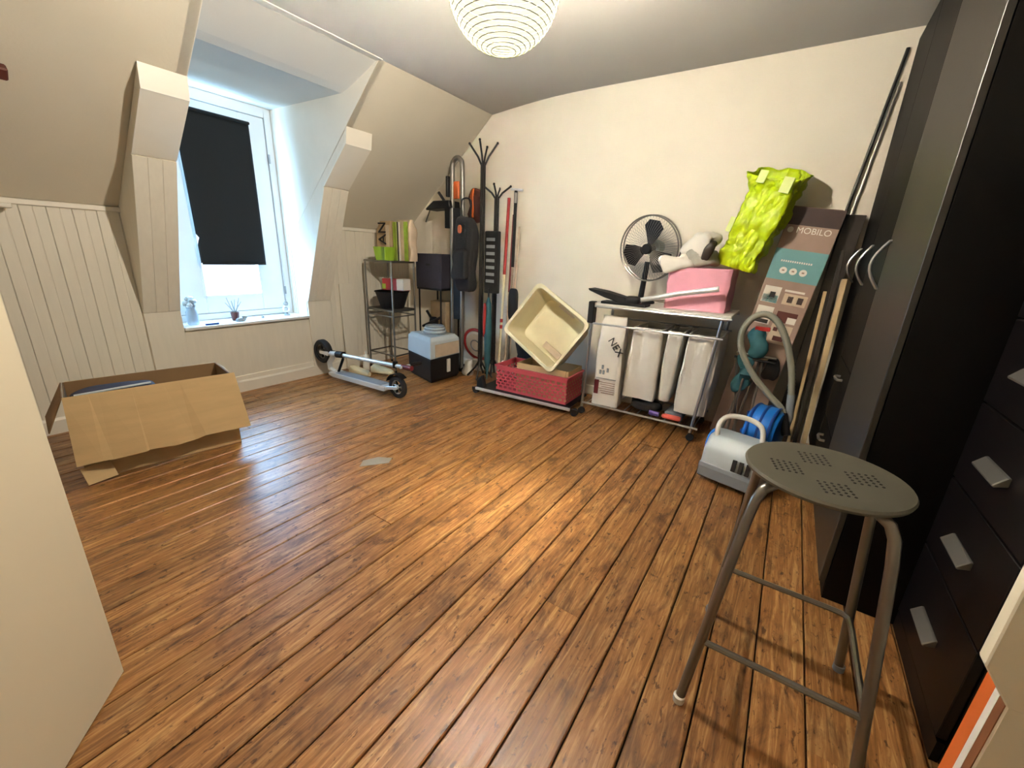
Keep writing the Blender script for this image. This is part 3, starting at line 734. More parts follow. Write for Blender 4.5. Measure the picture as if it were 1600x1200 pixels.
# appliance case with coiled cable
tcse = thing('tool_case', 'two part case with pale lid, black base and a coiled cable on top', 'case', (2.68, 2.655, 0), math.radians(0))
base = [(0, 0), (.40, -.01), (.42, .33), (.15, .46)]
def shr(p, k): 
    cx_, cy_2 = sum(q[0] for q in p)/4, sum(q[1] for q in p)/4; return [(cx_+(q[0]-cx_)*k, cy_2+(q[1]-cy_2)*k) for q in p]
b = MB(); b.loft([[(x, yy, 0) for x, yy in shr(base, .90)], [(x, yy, .03) for x, yy in shr(base, .98)], [(x, yy, .235) for x, yy in base]]); b.build('base', 'black_plastic', tcse, bevel=.012, seg=2)
b = MB(); b.loft([[(x, yy, .237) for x, yy in shr(base, 1.02)], [(x, yy, .40) for x, yy in shr(base, .98)], [(x, yy, .435) for x, yy in shr(base, .82)]]); b.build('lid', 'light_grey_plastic', tcse, bevel=.012, seg=2)
b = MB(); b.loft([[(.06, -.010, .25), (.38, -.018, .25), (.38, -.018, .37), (.06, -.012, .37)], [(.06, -.003, .25), (.38, -.01, .25), (.38, -.005, .37), (.06, -.003, .37)]]); b.build('side_panel', 'sack_pale', tcse)
b = MB(); b.box((.21, -.02, .08), (.255, -.004, .21)); b.build('latch', 'white_plastic', tcse, bevel=.003)
for k in range(5):
    MB().tube([(.26+(.11-.006*k)*math.cos(a), .19+(.11-.006*k)*math.sin(a), .445+.014*k) for a in [2*PI*i/24 for i in range(24)]], .008, 6, closed=True).build('cable_loop', 'light_grey_plastic' if k % 2 else 'mid_grey_plastic', tcse, smooth=True)
# disc with red rim behind the case
dsk = thing('round_fan_guard', 'white disc with a red rim standing behind the case', 'disc', (3.33, 2.62, .29), rot=(0, math.radians(-14), 0))
MB().lathe([(.02, -.02), (.13, -.02), (.15, 0), (.13, .02), (.02, .02)], 32, axis='x').build('disc', 'paper_white', dsk, smooth=True)
MB().tube([(0, .165*math.cos(a), .165*math.sin(a)) for a in [2*PI*i/36 for i in range(36)]], .016, 8, closed=True).build('rim', 'red_paint', dsk, smooth=True)
MB().tube([(-.03, .06*math.cos(a), .06*math.sin(a)) for a in [2*PI*i/24 for i in range(24)]], .006, 6, closed=True).build('hub_ring', 'mid_grey_plastic', dsk, smooth=True)
MB().box((-.05, -.05, -.29), (.03, .05, -.16)).build('foot', 'paper_white', dsk, bevel=.004)

# coat stands
def coat_stand(name, label, x, yy, h, up, groups, m):
    t = thing(name, label, 'coat stand', (x, yy, 0))
    for k in range(4):
        a = k*PI/2+.4; MB().tube([(.014*math.cos(a), .014*math.sin(a), .12), (.014*math.cos(a), .014*math.sin(a), h)], .0095, 8).build('pole', m, t, smooth=True)
        a2 = a; lr = .13 if up > .1 else .075; MB().tube([(.012*math.cos(a2), .012*math.sin(a2), .17), (.05*math.cos(a2), .05*math.sin(a2), .10), (lr*math.cos(a2), lr*math.sin(a2), .012)], .0095, 8).build('leg', m, t, smooth=True)
        hk = MB().tube([(.012*math.cos(a), .012*math.sin(a), h-.02), (.05*math.cos(a), .05*math.sin(a), h+up*.35), (.125*math.cos(a), .125*math.sin(a), h+up)], .0085, 8).build('hook', m, t, smooth=True)
        MB().blob((.125*math.cos(a), .125*math.sin(a), h+up), (.022, .022, .022), 1, 1, nu=10, nv=6).build('knob', m, hk, smooth=True)
    return t
coat_stand('coat_stand', 'tall black metal coat stand with branching hooks in the corner', 3.17, 2.455, 1.95, .155, 1, 'black_metal')
coat_stand('coat_stand', 'shorter dark coat stand half hidden behind the taller one', 3.31, 2.40, 1.70, .085, 1, 'black_metal')
# black backpack hanging on the tall stand
bp = thing('backpack', 'black backpack with a small orange badge hanging on the coat stand', 'backpack', (3.075, 2.57, .94))
MB().blob((0, 0, .24), (.15, .23, .66), .45, .55, .03, 7, 26, 18).build('bag_body', 'black_cloth', bp, smooth=True)
MB().blob((-.075, 0, .15), (.08, .18, .26), .4, .5, .02, 9).build('front_pocket', 'black_cloth', bp, smooth=True)
MB().blob((-.085, -.0, .46), (.012, .045, .07), .7, .7).build('badge', 'orange', bp, smooth=True)
MB().tube(smooth_path([(.0, -.05, .54), (0, -.06, .68), (0, -.03, .72), (0, .03, .72), (0, .05, .68), (0, .04, .54)], 4), .008, 6).build('strap', 'black_cloth', bp, smooth=True)
ob = thing('orange_jacket', 'folded orange jacket hanging behind the black backpack', 'jacket', (3.33, 2.655, 1.50))
MB().blob((0, 0, .13), (.07, .16, .30), .5, .5, .03, 12).build('cloth', 'terracotta', ob, smooth=True)
MB().blob((-.02, .02, .15), (.06, .035, .26), .5, .5, .02, 12).build('cloth_fold', 'orange', ob, smooth=True)
lb = thing('slatted_bag', 'black bag with a ladder of pale straps hanging on the shorter stand', 'bag', (3.235, 2.385, .84))
MB().box((-.02, -.075, 0), (.035, .075, .56)).build('bag_body', 'black_cloth', lb, bevel=.012, seg=2)
for k in range(7): MB().box((-.026, -.045, .10+.062*k), (-.018, .05, .128+.062*k)).build('pale_strap', 'mid_grey_plastic', lb, bevel=.002)
# poles leaning in the corner
def pole(name, label, cat, a, b_, segs, m):
    t = thing(name, label, cat, a); V = Vector(b_)-Vector(a); 
    for (t0, t1, r_, mm) in segs: MB().tube([V*t0, V*(t0+t1)/2, V*t1], r_, 10).build('shaft', mm, t, smooth=True)
    return t
pole('broom_handle', 'red and cream striped pole leaning on the back wall', 'pole', (3.19, 2.245, .012), (3.36, 2.30, 1.69),
     [(0, .30, .013, 'cream_plastic'), (.30, .32, .0145, 'red_paint'), (.32, .335, .0135, 'cream_plastic'), (.335, .355, .0145, 'red_paint'), (.355, .60, .013, 'cream_plastic'), (.60, 1.0, .0145, 'red_paint')], 'x')
pole('curtain_rod', 'thin dark red rod leaning beside the striped pole', 'rod', (3.25, 2.215, .012), (3.38, 2.255, 1.55), [(0, .55, .009, 'sack_pale'), (.55, 1, .010, 'dark_red')], 'x')
t = pole('paddle', 'long dark paddle with a rounded blade and a crossbar grip leaning on the wall', 'paddle', (3.22, 2.15, .012), (3.38, 2.24, 1.75),
     [(0, .62, .011, 'dark_tube'), (.5, .62, .011, 'sack_pale'), (.62, 1, .015, 'black_plastic'), (.94, .99, .0175, 'grey_tube')], 'x')
MB().tube([(.16, .145, 1.755), (.16, .02, 1.74)], .011, 8).build('crossbar', 'alu', t, smooth=True)
MB().blob((.055, .005, .74), (.035, .105, .30), .5, .6).build('blade', 'black_plastic', t, smooth=True)
t = pole('rod_case', 'thin pale fishing rod standing next to the paddle', 'rod', (3.27, 2.18, .012), (3.40, 2.20, 1.45), [(0, 1, .008, 'sack_pale')], 'x')
um = thing('folded_umbrella', 'folded teal and red umbrella standing among the poles', 'umbrella', (3.13, 2.335, .012))
MB().lathe([(.004, 0), (.006, .03), (.03, .2), (.036, .50), (.026, .74), (.008, .80)], 12).build('canopy', 'teal_dark', um, smooth=True)
MB().blob((-.03, .02, .60), (.035, .03, .30), .7, .8).build('red_panel', 'red_paint', um, smooth=True)
MB().tube([(0, 0, .79), (0, 0, .88)], .008, 8).build('handle', 'black_plastic', um, smooth=True)
bb_ = MB(); bb_.blob((3.335, 1.98, .275), (.14, .26, .55), .5, .5, .05, 6, seed=4)
tag(bb_.build('black_sack', 'black_cloth', smooth=True), 'slumped black sack against the wall behind the red crate', 'sack')
pbg = MB(); pbg.blob((3.19, 2.625, .07), (.09, .09, .14), .6, .7, .05, 11, seed=9)
tag(pbg.build('plastic_bag', 'white_plastic', smooth=True), 'small crumpled white plastic bag on the floor by the coat stand', 'bag')

# ================================================================== DOLLY WITH CRATE AND BASKET
dl = thing('platform_dolly', 'low flat dolly with a pale edge and black castors', 'dolly', (2.80, 1.285, 0), math.radians(3))
MB().box((0, 0, .047), (.42, .87, .06)).build('deck', 'black_plastic', dl, bevel=.003)
MB().box((-.012, -.02, .040), (.004, .89, .064)).build('edge_rail', 'alu', dl, bevel=.003)
for (x, yy) in ((.02, -.05), (.02, .90), (.36, .05), (.36, .85)):
    k = MB().lathe([(.012, -.016), (.030, -.016), (.030, .016), (.012, .016)], 18, (x, yy, .030), 'x').build('castor', 'rubber', dl, smooth=True)
    MB().prism([(yy-.028, .03), (yy+.028, .03), (yy+.028, .058), (yy-.028, .058)], 'x', x-.024, x-.018).build('castor_fork', 'black_metal', k)
b = MB(); b.prism([(.80, .06), (.89, .06), (.885, .13), (.83, .18)], 'x', .0, .05); b.build('corner_bumper', 'black_plastic', dl, bevel=.01)
# red crate with real slots
ct = thing('plastic_crate', 'red slotted plastic crate on the dolly', 'crate', (3.0, 1.675, .061), math.radians(2))
CX, CY, CH = .16, .335, .225
def slotted(name, axis, fixed, L, out):
    b = MB(); rows = 6; cols = 14 if axis == 'y' else 7; z0, z1 = .022, CH-.045
    def bar(u0, u1, za, zb):
        ta, tb_ = za/CH, zb/CH
        if axis == 'y':
            b.box((fixed-.0015, u0, za), (fixed+.0015, u1, zb))
        else: b.box((u0, fixed-.0015, za), (u1, fixed+.0015, zb))
    bar(-L, L, 0, z0); bar(-L, L, z1, CH)
    dz = (z1-z0)/rows
    for k in range(1, rows): bar(-L, L, z0+dz*k-.005, z0+dz*k+.005)
    for r_ in range(rows):
        for k in range(cols+1):
            u = -L+2*L*(k+(.0 if r_ % 2 else .5))/cols
            if u > L: continue
            bar(max(-L, u-.008), min(L, u+.008), z0+dz*r_, z0+dz*(r_+1))
    return b.build(name, 'red_plastic', ct)
slotted('slotted_side', 'y', -CX, CY, -1); slotted('slotted_side', 'y', CX, CY, 1)
slotted('slotted_end', 'x', -CY, CX, -1); slotted('slotted_end', 'x', CY, CX, 1)
MB().box((-CX, -CY, 0), (CX, CY, .004)).build('bottom', 'red_plastic', ct)
b = MB()
for (x0, y0, x1, y1) in ((-CX-.014, -CY-.014, -CX+.004, CY+.014), (CX-.004, -CY-.014, CX+.014, CY+.014), (-CX, -CY-.014, CX, -CY+.004), (-CX, CY-.004, CX, CY+.014)):
    b.box((x0, y0, CH-.012), (x1, y1, CH))
b.build('rim', 'red_plastic', ct)
# cardboard tray in the crate
cd = thing('cardboard_tray', 'open brown cardboard tray standing in the red crate', 'box', (3.01, 1.585, .066), math.radians(2))
for (nm, a, b_) in (('bottom', (-.135, -.24, 0), (.135, .24, .004)), ('front_wall', (-.135, -.24, .004), (-.131, .24, .26)), ('back_wall', (.131, -.24, .004), (.135, .24, .26)), ('side_wall', (-.131, -.24, .004), (.131, -.236, .26)), ('side_wall', (-.131, .236, .004), (.131, .24, .26))):
    MB().box(a, b_).build(nm, 'card', cd)
b = MB(); b.quad((-.136, -.22, .262), (-.136, .22, .262), (-.165, .20, .215), (-.165, -.22, .20)); b.build('front_flap', 'card', cd, solid=.004)
# cream laundry basket tipped on its edge
lbk = thing('laundry_basket', 'cream plastic laundry basket tipped on its corner with the inside showing', 'basket')
ax = Vector((.08, -.335, .345)).normalized(); bx = Vector((-.02, -.465, -.325)); bx = (bx-ax*bx.dot(ax)).normalized(); nx = ax.cross(bx).normalized()
if nx.x < 0: nx = -nx
nx = (nx+Vector((0, 0, -.16))).normalized(); ax = (ax-nx*ax.dot(nx)).normalized(); bx = nx.cross(ax).normalized()
if bx.y > 0: bx = -bx
O_ = Vector((2.90, 1.595, .655))
Rt = Matrix.Rotation(math.radians(-14), 3, nx); ax = Rt @ ax; bx = Rt @ bx
MM = Matrix((( ax.x, bx.x, nx.x, O_.x), (ax.y, bx.y, nx.y, O_.y), (ax.z, bx.z, nx.z, O_.z), (0, 0, 0, 1)))
def rg(wa, wb, z, r_=.05): return [tuple(MM @ Vector((p[0], p[1], z))) for p in rrect(wa, wb, r_, 5)]
b = MB(); b.loft([rg(.475, .565, 0), rg(.45, .54, .004), rg(.40, .48, .235, .06), rg(.36, .44, .25, .06)], False, True)
b.build('tub', 'cream_plastic', lbk, smooth=True, solid=.005)
b = MB(); b.loft([rg(.50, .59, -.004), rg(.505, .595, .008), rg(.505, .595, .020), rg(.495, .585, .020), rg(.49, .58, .006), rg(.455, .545, .006), rg(.455, .545, -.004), rg(.50, .59, -.004)], False, False)
b.build('rim', 'cream_plastic', lbk, smooth=True)
b = MB(); b.M = MM; b.box((-.165, -.012, .232), (-.11, .18, .24)); b.build('moulded_mark', 'sack_pale', lbk)
b = MB(); b.M = MM; b.box((.19, -.06, .10), (.205, .10, .125)); b.build('handle_slot', 'sack_pale', lbk)
for i in range(3):
    for k in range(4):
        b = MB(); b.M = MM; b.box((-.10+.05*k, .245-.004*i, .06+.05*i), (-.08+.05*k, .262-.006*i, .075+.05*i)); b.build('vent_slot', 'sack_pale', lbk)

# ================================================================== LAUNDRY TROLLEY AND WHAT IS ON IT
lt = thing('laundry_trolley', 'chrome laundry trolley with a white top board and castors', 'trolley', (2.92, .32, 0))
TW, TD, TZ = .90, .42, .875            # along +Y, along +X, top
for (x, yy) in ((0, 0), (0, TW), (TD, 0), (TD, TW)):
    y_ = yy+(.035 if yy == 0 else 0)
    lg = MB().tube([(x, y_+(.04 if yy == 0 else .0), .06), (x, y_-.03 if yy == 0 else y_-.02, TZ-.02)], .0105, 10).build('post', 'steel', lt, smooth=True)
    k = MB().lathe([(.01, -.012), (.026, -.012), (.026, .012), (.01, .012)], 16, (x, y_+.035 if yy == 0 else y_, .027), 'x').build('castor', 'rubber', lg, smooth=True)
MB().box((-.02, -.045, TZ-.005), (TD+.02, TW-.005, TZ+.013)).build('top_board', 'white_plastic', lt, bevel=.003)
for x in (-.012, TD+.012):
    MB().tube([(x, -.05, TZ-.012), (x, TW, TZ-.012)], .009, 8).build('top_rail', 'steel', lt, smooth=True)
    MB().tube([(x, -.02, .735), (x, TW-.01, .735)], .007, 8).build('bag_rail', 'steel', lt, smooth=True)
    MB().tube([(x, .03, .10), (x, TW, .10)], .009, 8).build('bottom_rail', 'steel', lt, smooth=True)
for k in range(9):
    MB().tube([(-.012, .06+.1*k, .10), (TD+.012, .06+.1*k, .10)], .0045, 6).build('shelf_wire', 'steel', lt)
MB().box((-.03, TW-.035, TZ-.14), (.03, TW+.012, TZ+.02)).build('hinge_block', 'black_plastic', lt, bevel=.006)
def wrinkled_bag(name, label, yc, w0, w1, z0, z1, d0, d1, seed, shift=0., m='white_cloth'):
    t = thing(name, label, 'laundry bag', (2.92+.21, yc, z0), 0, 'bags in the laundry trolley')
    rings = []; h = z1-z0
    for k in range(17):
        tt = k/16; w_ = w0+(w1-w0)*tt; d_ = d0+(d1-d0)*tt; ring_ = []
        bulge = .012*math.sin(PI*tt)
        for (a, c) in rsm(rrect(d_+bulge, w_+bulge, .02, 6), 72):
            q = Vector((a, c, 0)); s_ = Vector((q.x*14+seed, q.y*16, tt*1.6))
            f_ = .045*noise.noise(s_)+.03*abs(noise.noise(s_*1.9))-.01
            q = Vector((a*(1+f_*2), c*(1+f_*2)+shift*(1-tt), h*tt)); ring_.append(q)
        rings.append(ring_)
    MB().loft(rings, True, False).build('cloth', m, t, smooth=True, solid=.002)
    MB().tube([(p[0], p[1], p[2]) for p in rings[-1]], .006, 6, closed=True).build('hem', m, t, smooth=True)
    return t
wrinkled_bag('laundry_bag', 'off-white cloth laundry bag hanging between the paper sack and a narrow bag', .785, .235, .20, .20, .735, .28, .36, 1.3, .03)
wrinkled_bag('laundry_bag', 'narrow shaded laundry bag hanging between the two wide bags', .60, .075, .10, .22, .735, .25, .34, 5.1, .03)
wrinkled_bag('laundry_bag', 'bright white laundry bag hanging at the wardrobe end of the trolley', .41, .20, .20, .175, .735, .34, .37, 9.7, .025)
ps = thing('paper_sack', 'white printed paper sack with a red label standing in the trolley', 'sack', (2.995, 1.045, .107), math.radians(3))
rings = []
for k in range(12):
    tt = k/11; h = .69; d_ = .15*(1 if tt < .72 else 1-.75*(tt-.72)/.28); w_ = .20*(1-.10*tt)
    rings.append([Vector((a+.006*noise.noise(Vector((a*20, c*20, tt*6))), c+.008*noise.noise(Vector((c*15, a*9, tt*5+4)))+.0*tt, h*tt)) for a, c in rsm(rrect(d_, w_, min(.012, d_*.4), 3), 40)])
MB().loft(rings).build('sack_body', 'paper_white', ps, smooth=True)
MYZ = Matrix(((0, 0, -1, 0), (-1, 0, 0, 0), (0, 1, 0, 0), (0, 0, 0, 1)))     # text faces -X
text_obj('lettering', 'NEX', .075, 'ink_black', ps, T((-.083, -.045, .47)) @ MYZ @ RZ(-52), .003)
MB().box((-.083, .055, .09), (-.074, .088, .20)).build('red_label', 'dark_red', ps)
MB().box((-.081, -.075, .215), (-.074, .08, .218)).build('print_line', 'mid_grey_plastic', ps)
for k in range(6):
    MB().box((-.0815, -.07, .10+.017*k), (-.074, .03+.012*((k*7) % 3), .104+.017*k)).build('print_line', 'box_brown', ps)
for (yy, zz_) in ((.045, .25), (.02, .25), (-.01, .27), (.03, .29)):
    MB().box((-.0825, yy, zz_), (-.074, yy+.014, zz_+.03)).build('print_mark', 'mid_grey_plastic', ps)
def low(b, name, m, label, cat): return tag(b.build(name, m, smooth=True, bevel=0), label, cat)
b = MB(); b.blob((3.05, .755, .147), (.16, .22, .06), .5, .5, .02, 12, seed=2); low(b, 'black_pouch', 'black_cloth', 'flat black pouch on the bottom shelf of the laundry trolley', 'pouch')
b = MB().tube([(2.965, .70, .123), (2.965, .63, .121)], .018, 12); low(b, 'purple_bottle', 'purple', 'small purple bottle lying on the bottom shelf of the trolley', 'bottle')
b = MB().tube([(2.955, .605, .126), (2.955, .59, .126), (2.955, .49, .126), (2.955, .475, .126)], [.01, .019, .019, .014], 12); low(b, 'coral_tube', 'coral', 'coral red tube lying on the bottom shelf of the trolley', 'tube')
b = MB().box((3.0, .475, .107), (3.2, .60, .145)); tag(b.build('grey_case', 'mid_grey_plastic', bevel=.006), 'flat grey case lying under the bright white laundry bag', 'case')
# fan
fn = thing('desk_fan', 'black and white table fan with a round wire guard on the trolley', 'fan', (3.20, .925, TZ+.0145))
MB().lathe([(.115, 0), (.115, .012), (.10, .022), (.03, .028), (.02, .04)], 28, (0, .03, 0)).build('base', 'black_plastic', fn, smooth=True)
MB().tube([(0, .02, .02), (-.01, .0, .30)], [.022, .018], 12).build('column', 'black_plastic', fn, smooth=True)
HF = Matrix.Translation((-.04, -.01, .392)) @ RZ(-12) @ RY(-6)
def fanp(name, m, fnc, **k): b = MB(); b.M = HF; fnc(b); return b.build(name, m, fn, smooth=True, **k)
fanp('motor', 'mid_grey_plastic', lambda b: b.lathe([(.03, .03), (.055, .04), (.06, .09), (.045, .15), (.01, .16)], 20, axis='x'))
RG = .225
for sgn, xx in ((-1, -.05), (1, .05)):
    fanp('guard_ring', 'dark_tube', lambda b: b.tube([(xx*.4, RG*math.cos(a), RG*math.sin(a)) for a in [2*PI*i/48 for i in range(48)]], .0055, 6, closed=True))
wires = MB(); wires.M = HF
for i in range(60):
    a = 2*PI*i/60
    for xx in (-.05, .05):
        wires.tube([(xx, .045*math.cos(a), .045*math.sin(a)), (xx*1.2, .14*math.cos(a), .14*math.sin(a)), (xx*.4, RG*math.cos(a), RG*math.sin(a))], .0009, 3, caps=False)
wires.build('guard_wires', 'grey_tube', fn)['kind'] = 'stuff'
for i in range(3):
    a0 = math.radians(100)+2*PI*i/3
    b = MB(); b.M = HF
    r0, r1 = [], []
    outl = [(.03, -.45), (.09, -.48), (.17, -.50), (.20, -.25), (.20, .20), (.175, .52), (.10, .60), (.03, .50)]
    vs2 = []
    for (rr2, da) in outl: vs2.append((-.012-.05*da*rr2/.2, rr2*math.cos(a0+da), rr2*math.sin(a0+da)))
    b.add(vs2, [tuple(range(8))]); b.build('blade', 'black_plastic', fn, solid=.004)
fanp('hub', 'black_plastic', lambda b: b.lathe([(.001, -.035), (.03, -.032), (.036, -.02), (.036, .03), (.001, .03)], 18, axis='x', cap=False))
fanp('front_cap', 'black_plastic', lambda b: b.lathe([(.001, -.056), (.03, -.056), (.036, -.050), (.036, -.046), (.001, -.046)], 20, axis='x', cap=False))
# stick vacuum nozzle and tube
nz_ = thing('floor_nozzle', 'black vacuum floor nozzle with a grey tube lying across the trolley top', 'vacuum nozzle', (2.945, .98, TZ+.013))
b = MB(); b.loft([[(-.05, .26, .085), (.08, .26, .085), (.08, .27, .10), (-.05, .27, .10)], [(-.055, .14, .045), (.09, .14, .045), (.09, .15, .085), (-.055, .15, .085)], [(-.04, -.02, .004), (.05, -.02, .004), (.05, -.02, .055), (-.04, -.02, .055)]]); b.build('nozzle_head', 'black_plastic', nz_, bevel=.005)
MB().blob((0, -.06, .034), (.09, .12, .066), .6, .6).build('joint', 'black_plastic', nz_, smooth=True)
MB().box((-.05, -.17, 0), (.06, .16, .018)).build('sole', 'black_plastic', nz_, bevel=.004)
MB().tube([(0, -.10, .04), (-.01, -.35, .105), (-.02, -.60, .158)], .0165, 12).build('tube', 'alu', nz_, smooth=True)
# pink box, grey bag, lime bag
pk = thing('fabric_box', 'pink fabric storage box on the laundry trolley', 'storage box', (3.14, .525, TZ+.0165), math.radians(-2))
rings = []
for k in range(9):
    tt = k/8; rings.append([Vector((a+.006*noise.noise(Vector((a*9, c*9, tt*4))), c+.008*noise.noise(Vector((c*9, a*9+3, tt*4))), .275*tt)) for a, c in rsm(rrect(.26, .385*(1+.02*tt), .018, 4), 56)])
MB().loft(rings, True, False).build('box_body', 'pink_fabric', pk, smooth=True, solid=.006)
MB().loft([[Vector((p.x*1.0, p.y*1.0, .215)) for p in rings[6]], [Vector((p.x*1.02, p.y*1.02, .27)) for p in rings[6]]], False, False).build('rim_band', 'pink_fabric', pk, solid=.004)
MB().box((-.115, -.18, .255), (.115, .18, .262)).build('lid_inset', 'pink_dark', pk)
gb = MB(); gb.blob((3.18, .555, TZ+.013+.275+.072), (.21, .22, .12), .6, .7, .08, 9, 30, 20, seed=11)
gbo = tag(gb.build('cloth_bag', 'grey_cloth', smooth=True), 'crumpled grey cloth bag piled on the pink box beside the fan', 'bag')
b = MB(); b.M = T((3.10, .56, TZ+.013+.275+.16)) @ RX(38) @ RY(-20); b.blob((0, 0, 0), (.15, .14, .17), .35, .45, .05, 12, seed=3); b.build('folded_top', 'white_cloth', gbo, smooth=True)
b = MB(); b.M = T((3.045, .70, TZ+.013+.275+.03)) @ RX(-20); b.blob((0, 0, 0), (.10, .20, .10), .5, .5, .06, 12, seed=5); b.build('hanging_fold', 'white_cloth', gbo, smooth=True)
b = MB(); b.M = T((3.06, .495, TZ+.013+.275+.11)) @ RX(20); b.blob((0, 0, 0), (.05, .05, .13), .5, .6, .03, 15, seed=7); b.build('dark_strap', 'board_dark', gbo, smooth=True)
yb = thing('shopping_bag', 'bright lime plastic shopping bag leaning on the wall above the pink box', 'bag', (3.20, .335, TZ+.013+.284), rot=(math.radians(14), math.radians(3), math.radians(-12)))
rings = []
NR = 34
for k in range(NR+1):
    tt = k/NR; w_ = .225+.075*tt; d_ = .13+.06*tt+.03*max(0, tt-.7)
    ring_ = []
    for (a, c) in rsm(rrect(d_, w_, .025, 6), 96):
        q = Vector((a*11, c*11, tt*5))
        f_ = noise.noise(q)*.030+abs(noise.noise(q*2.1+Vector((5, 1, 3))))*.030+abs(noise.noise(q*4.3))*.014
        zt = .60*tt
        if tt > .75: zt += (tt-.75)/.25*(.42*a-.02+.02*noise.noise(Vector((c*14, a*14, 2))))
        n_ = Vector((a/d_, c/w_, 0)).normalized(); ring_.append(Vector((a, c, zt))+n_*(f_-.02))
    rings.append(ring_)
MB().loft(rings, True, False).build('bag_body', 'lime', yb, smooth=True, solid=.002)
for (a, c, w_, h_, z_) in ((-.105, .06, .045, .07, .50), (-.103, -.09, .055, .085, .47), (-.085, .125, .03, .09, .20)):
    b = MB(); b.M = T((a, c, z_)) @ RZ(4); b.box((-.004, -w_/2, 0), (.004, w_/2, h_)); b.build('white_print', 'lime_pale', yb)
# tall printed carton leaning in the corner by the wardrobe
tbx = thing('tall_carton', 'tall brown carton lettered MOBILO with a teal band leaning by the wardrobe', 'carton', (3.155, .16, .0), rot=(math.radians(7.4), math.radians(4.5), math.radians(0)))
BW, BH, BD = .285, 1.56, .12
MB().box((0, -BW/2, .012), (BD, BW/2, BH)).build('carton_body', 'box_brown', tbx, bevel=.003)
MB().box((-.0012, -BW/2, 1.455), (BD, BW/2+.0008, BH+.001)).build('dark_top_band', 'box_dark', tbx)
MB().box((-.002, -BW/2+.02, BH), (BD, BW/2-.005, BH+.003)).build('top_flap', 'box_edge', tbx)
MB().box((-.0012, -BW/2, 1.12), (.002, BW/2, 1.31)).build('teal_band', 'teal', tbx)
text_obj('lettering', 'MOBILO', .05, 'paper_white', tbx, T((-.0015, -.02, 1.425)) @ MYZ, .0012)
b = MB(); b.lathe([(.017, -.003), (.017, .001)], 18, (0, .105, 1.425), 'x'); b.build('logo_mark', 'paper_white', tbx)
for k in range(14): 
    MB().box((-.0025, .085-.0125*k, 1.232), (-.001, .093-.0125*k, 1.243)).build('small_print', 'paper_white', tbx)
for k in range(3):
    MB().lathe([(.021, -.003), (.021, .001)], 22, (0, .062-.055*k, 1.18), 'x').build('icon_disc', 'paper_white', tbx, smooth=True)
    MB().box((-.0045, .062-.055*k-.007, 1.176), (-.003, .062-.055*k+.007, 1.185)).build('icon_mark', 'box_brown', tbx)
def pic(y0, y1, z0, z1, m): MB().box((-.0022, y0, z0), (.001, y1, z1)).build('picture', m, tbx)
pic(.03, .125, .97, 1.075, 'paper_white'); pic(.035, .12, .972, 1.02, 'teal'); MB().box((-.004, .055, 1.005), (-.002, .085, 1.04)).build('picture', 'ink_black', tbx)
pic(-.125, .005, .975, 1.045, 'sack_pale'); pic(-.05, -.02, .99, 1.03, 'box_dark'); MB().box((-.004, -.105, .99), (-.002, -.075, 1.03)).build('picture', 'box_dark', tbx)
pic(-.10, .01, 1.055, 1.068, 'paper_white')
pic(.03, .125, .83, .945, 'paper_white'); MB().box((-.004, .04, .835), (-.002, .115, .86)).build('picture', 'board_dark', tbx)
pic(-.11, .005, .86, .93, 'terracotta'); MB().box((-.004, -.11, .86), (-.002, -.06, .90)).build('picture', 'paper_white', tbx)
pic(-.11, .01, .72, .845, 'sack_pale'); MB().box((-.004, -.08, .74), (-.002, -.02, .77)).build('picture', 'terracotta', tbx); MB().box((-.004, -.03, .80), (-.002, -.005, .825)).build('picture', 'terracotta', tbx)
# leaning boards and pole between carton and wardrobe
def plank(name, label, cat, foot, head, w_, th, m):
    V = Vector(head)-Vector(foot); L = V.length; zax = V.normalized(); yax = Vector((0, 1, 0)); yax = (yax-zax*yax.dot(zax)).normalized(); xax = yax.cross(zax)
    b = MB(); b.M = Matrix(((xax.x, yax.x, zax.x, foot[0]), (xax.y, yax.y, zax.y, foot[1]), (xax.z, yax.z, zax.z, foot[2]), (0, 0, 0, 1)))
    b.box((-th/2, -w_/2, 0), (th/2, w_/2, L)); return tag(b.build(name, m, bevel=.002), label, cat)
plank('dark_board', 'tall dark brown board leaning on the wall behind the printed carton', 'board', (3.31, -.13, .003), (3.365, -.235, 1.51), .10, .03, 'board_dark')
plank('wooden_plank', 'pale wooden plank standing upright against the wardrobe end', 'plank', (3.03, -.255, .003), (3.14, -.245, 1.14), .028, .05, 'wood_light')
plank('wooden_lath', 'thin pale lath leaning beside the wooden plank', 'lath', (3.13, -.185, .003), (3.24, -.175, 1.06), .018, .02, 'wood_light')
plank('dark_lath', 'thin dark lath leaning between the pale lath and the plank', 'lath', (3.10, -.215, .003), (3.22, -.21, 1.30), .022, .02, 'board_dark')
tag(MB().tube([(3.402, -.12, .008), (3.404, -.185, 1.55), (3.406, -.268, 2.36)], .0085, 8).build('long_rod', 'black_metal', smooth=True), 'long thin black rod leaning on the wall up to the wardrobe top', 'rod')
tag(MB().tube([(3.404, -.16, .008), (3.406, -.215, 1.55), (3.408, -.275, 2.20)], .008, 8).build('white_rod', 'grey_tube', smooth=True), 'long thin grey rod leaning behind the black rod', 'rod')
